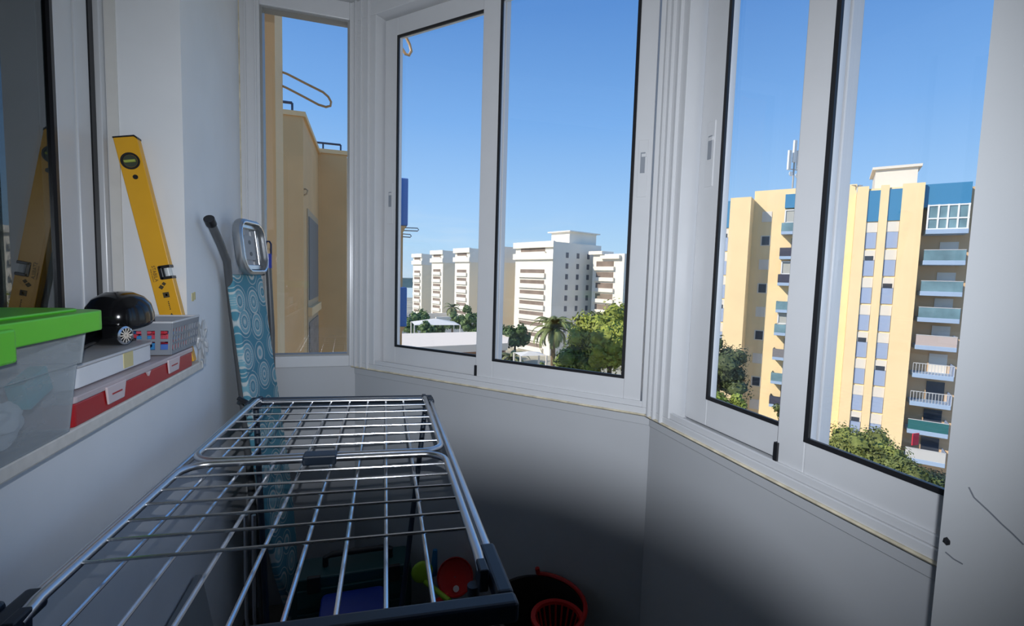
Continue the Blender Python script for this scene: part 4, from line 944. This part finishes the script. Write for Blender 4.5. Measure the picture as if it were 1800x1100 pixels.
    for dx, z0, z1 in ((-.75, 2.0, 4.2), (-.05, 2.9, 5.4), (.55, 2.2, 4.3)):
        MB().box((c.x+dx-.20, c.y-.12, c.z+z0), (c.x+dx+.20, c.y+.12, c.z+z1)).build('antenna_panel', WA, m_, bevel=.03)
    for dx, z in ((-.6, 1.5), (.35, 1.35)): MB().lathe([(.02, 0), (.26, .06), (.28, .12), (.27, .16)], 14, Matrix.Translation((c.x+dx, c.y-.1, c.z+z)) @ Matrix.Rotation(R(80), 4, 'X')).build('dish', WA, m_, True)
    c = M @ V((T(1512, 325, 3)[0], 3, zR-.6))
    a_ = thing('roof_aerial', c, 'low tangle of aerials on the roof beside the white plant room', 'antenna')
    q = MB().tube([c, c+V((0, 0, 1.3))], .05, 6)
    for k in range(5): q.tube([c+V((-1.2+.3*k, 0, 1.15-.05*k)), c+V((.5+.3*k, .1, 1.3-.12*k))], .035, 5)
    q.build('aerial_arms', G2, a_)
tower()

# --- low canopy roof between the buildings
def low_roof():
    z = -8.0
    P = [pz(704, 611, z), pz(892, 603, z), pz(895, 590, z), pz(842, 583, z), pz(706, 586, z)]
    c = sum(P, V())/5
    o = thing('flat_roof', (c.x, c.y, ZG), 'low building with broad pale flat roof below the white complex', 'building')
    MB().prism([(p.x, p.y) for p in P], 1.0, Matrix.Translation((0, 0, z-1.0))).build('roof_slab', mat('pale pinkish roof', (.93, .80, .66), .8), o)
    Q = [c+(p-c)*.93 for p in P]
    MB().prism([(p.x, p.y) for p in Q], z-1.0-ZG, Matrix.Translation((0, 0, ZG))).build('wall', mat('shaded brown wall', (.34, .20, .13), .8, noise_amt=.2, nscale=.5), o)  # shade below the roof slab is put into this brown
low_roof()

# --- vegetation
def leaf_mat(name, c): return mat(name, c, .7, noise_amt=.45, nscale=1.1)
def crown(name, c, r, n, leaf, ma, parent, seed, blobs=26, sq=(1, 1, 1)):
    rr = random.Random(seed); mb = MB(); bl = []
    for i in range(blobs):
        t = rr.uniform(0, 2*pi); u = rr.uniform(-.75, 1); q = rr.uniform(.35, .78); s = math.sqrt(max(0, 1-u*u))
        bl.append((V((c[0]+r*q*s*cos(t)*sq[0], c[1]+r*q*s*sin(t)*sq[1], c[2]+r*q*u*sq[2])), r*rr.uniform(.24, .42)))
    for b_, br in bl:
        mb.ball(b_, br*.66, 2, (1, 1, .9), .5, 2.2)
    for k in range(n):
        b_, br = bl[rr.randrange(blobs)]
        d = V((rr.gauss(0, 1), rr.gauss(0, 1), rr.gauss(.15, 1))).normalized()
        p = b_+d*br*rr.uniform(.55, 1.15)
        x = V((rr.gauss(0, 1), rr.gauss(0, 1), rr.gauss(0, 1))).normalized(); y = x.cross(d).normalized(); s = leaf*rr.uniform(.6, 1.3)
        x = (y.cross(d)+d*rr.uniform(-.4, .4)).normalized()
        mb.face([p-x*s-y*s*.45, p+x*s*.2-y*s*.6, p+x*s, p+x*s*.2+y*s*.6, p-x*s*.8+y*s*.5])
    bmf = mb.bm
    me = bpy.data.meshes.new(name); bmf.to_mesh(me); bmf.free()
    me.transform(parent.matrix_basis.inverted()); me.materials.append(ma)
    o = bpy.data.objects.new(name, me); COL.objects.link(o); o.parent = parent; return o
def tree(name, c, r, n, leaf, col, label, cat, seed, trunk=True, sq=(1, 1, 1), group=None, blobs=26):
    c = V(c); o = thing(name, (c.x, c.y, ZG), label, cat, group)
    if trunk: MB().tube([(c.x, c.y, ZG), (c.x+.2, c.y, (ZG+c.z)/2), (c.x, c.y, c.z)], [.35, .28, .15], 8).build('trunk', mat('brown bark', (.13, .09, .06), .9, noise_amt=.3), o, True)
    crown('foliage', c, r, n, leaf, leaf_mat('foliage '+str(col), col), o, seed, blobs, sq); return o
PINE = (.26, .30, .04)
pt = tree('pine_tree', pd(1072, 606, 36), 3.3, 12000, .13, PINE, 'large yellow-green pine filling the lower right of the second window', 'tree', 11, blobs=70, sq=(1.0, 1, 1.0))
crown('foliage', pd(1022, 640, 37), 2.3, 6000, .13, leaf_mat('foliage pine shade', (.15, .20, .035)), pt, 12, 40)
tree('round_tree', pd(905, 592, 75), 2.6, 1600, .25, (.07, .12, .03), 'dark green round tree behind the palm, right of the sliding stile', 'tree', 13)
tree('round_tree', pd(868, 588, 85), 2.6, 900, .25, (.07, .12, .03), 'dark green tree hidden partly behind the sliding stile', 'tree', 33)
for i, (x, y, D, r, lb) in enumerate(((737, 568, 110, 3.2, 'leftmost green bush before the white row'), (718, 572, 105, 2.8, 'green bush at the edge of the beige balcony block'), (800, 566, 112, 3.0, 'green bush under the small palm'),
        (832, 570, 108, 3.4, 'green bush right of the small palm, beside the stile'), (770, 576, 118, 2.4, 'green bush below the white pavilion'), (820, 545, 130, 1.6, 'small bush high beside the white garden wall'), (744, 556, 125, 2.2, 'small tree before the leftmost white block'), (752, 580, 90, 1.8, 'low bush left of the white pavilion'))):
    tree('garden_bush', pd(x, y, D), r, 700, .3, (.11, .17, .05), lb, 'bush', 40+i, trunk=False)
tree('garden_bush', pd(948, 652, 60), 1.1, 900, .2, (.13, .18, .05), 'grey-green bush low beside the date palm trunk', 'bush', 60, trunk=False)
tree('dark_tree', pd(1262, 655, 30), 2.1, 6500, .075, (.07, .095, .035), 'dark sparse tree at the lower left of the right window', 'tree', 21, blobs=34, sq=(1.0, 1, 1.15))
tree('light_bush', pd(1262, 716, 24), 1.1, 4500, .07, (.24, .30, .05), 'light green treetop below the dark sparse tree', 'tree', 22, blobs=24, sq=(1.5, 1, .8))
tree('round_tree', pd(1515, 800, 27), 2.1, 11000, .075, (.19, .22, .05), 'green treetop at the foot of the cream tower', 'tree', 23, blobs=40, sq=(1.25, 1, .75))
tree('round_tree', pd(1592, 840, 23.5), 1.4, 6500, .07, (.14, .17, .045), 'green treetop right of the tower-foot tree, against the sill', 'tree', 24, blobs=26, sq=(1.2, 1, .7))
tree('dark_tree', pd(1650, 870, 30), 1.8, 5000, .07, (.03, .045, .025), 'very dark treetop beneath the lowest blue balcony', 'tree', 25, blobs=24)
tree('dark_tree', pd(1388, 735, 34), 1.3, 1500, .10, (.12, .15, .04), 'green treetop peeping left of the wide stile below the balconies', 'tree', 26, blobs=16)

def palm(c, H, nf, fl, label, seed, wd=.10, col=(.20, .24, .08)):
    rr = random.Random(seed); c = V(c); o = thing('palm_tree', (c.x, c.y, ZG), label, 'palm tree')
    MB().tube([(c.x, c.y, ZG), (c.x+.1, c.y, (ZG+c.z)/2), (c.x, c.y, c.z)], [.30, .24, .26], 10).ball(c-V((0, 0, .2)), .42, 2, (1, 1, 1.2), .2).build('trunk', mat('palm trunk', (.22, .15, .08), .9, noise_amt=.35, nscale=3), o, True)
    mb = MB()
    for k in range(nf):
        az = 2*pi*k/nf+rr.uniform(-.2, .2); el = rr.uniform(-.35, 1.35); L = fl*rr.uniform(.8, 1.1)
        d = V((cos(az), sin(az), 0)); pts = []; e_ = el; p = c.copy(); n = 12
        for i in range(n+1):
            pts.append(p.copy()); p = p+(d*cos(e_)+V((0, 0, sin(e_))))*(L/n); e_ -= .12+.010*i
        for i in range(n):
            a, b = pts[i], pts[i+1]; t = (b-a).normalized(); s = t.cross(V((0, 0, 1))).normalized() if abs(t.z) < .98 else d.cross(V((0, 0, 1)))
            mb.face([a-s*.03, a+s*.03, b+s*.03, b-s*.03])
            for j in range(3):
                q = a.lerp(b, j/3); ll = L*.20*(1-.5*abs(i/n-.4)*1.6)
                for sg in (-1, 1):
                    tip = q+(s*sg*.8+t*.55+V((0, 0, -.35))).normalized()*ll
                    mb.face([q-t*wd*.5, q+t*wd*.5, tip])
    mb.build('fronds', mat('palm green'+str(seed), col, .7, noise_amt=.3, nscale=1), o)
palm(pd(973, 578, 52), 0, 60, 3.1, 'tall date palm in front of the largest white block', 5, .13)
palm(pd(795, 541, 118), 0, 30, 2.6, 'small distant palm before the white row', 6, .2, (.22, .24, .10))
palm(pd(900, 630, 66), 0, 34, 2.8, 'low fan palm at the bottom left of the second sliding pane', 8, .16, (.24, .26, .12))
# white garden walls, pavilions and bits between the trees
GW = mat('garden white', (.80, .76, .70), .8)  # plain white for garden walls and pavilions
def gbox(name, x, y, D, dx, dy, h, lb, cat, rot=0):
    c = pd(x, y, D); M = Matrix.Translation((c.x, c.y, ZG)) @ Matrix.Rotation(rot, 4, 'Z')
    tag(MB().box((-dx/2, -dy/2, 0), (dx/2, dy/2, c.z-ZG), M).build(name, GW), lb, cat)
gbox('garden_wall', 740, 551, 160, 26, .6, 0, 'white garden wall before the left white blocks', 'wall', .35)
gbox('garden_wall', 812, 556, 132, 16, .6, 0, 'stepped white garden wall below the third white block', 'wall', .3)
def pavilion(x, y, D, w_, lb):
    c = pd(x, y, D); o = thing('pavilion', (c.x, c.y, ZG), lb, 'pavilion')
    ap = c+V((0, 0, w_*.22)); q = MB(); k = [c+V((sx*w_, sy*w_*.8, 0)) for sx, sy in ((-1, -1), (1, -1), (1, 1), (-1, 1))]
    q.bm.faces.new([q.bm.verts.new(p) for p in k][::-1])
    for i in range(4): q.face([k[i], k[(i+1) % 4], ap])
    q.build('canopy', GW, o)
    for p in k: MB().tube([V((p.x, p.y, ZG)), V((p.x, p.y, c.z))], .12, 6).build('post', GW, o)
pavilion(765, 568, 98, 4.6, 'white tent-roofed pavilion in the garden left of the small palm')
pavilion(932, 622, 56, 1.6, 'pale parasol-like roof low beside the date palm')
gbox('low_wall', 935, 655, 58, 6, .4, 0, 'pale low wall under the date palm', 'wall', -.2)
tag(MB().box((-.4, -.04, 0), (.4, .04, 1.1), Matrix.Translation(pd(1608, 782, 43))).build('towel', mat('red cloth', (.65, .03, .06), .8)), 'red cloth hung over the lowest blue balcony of the tower', 'towel')
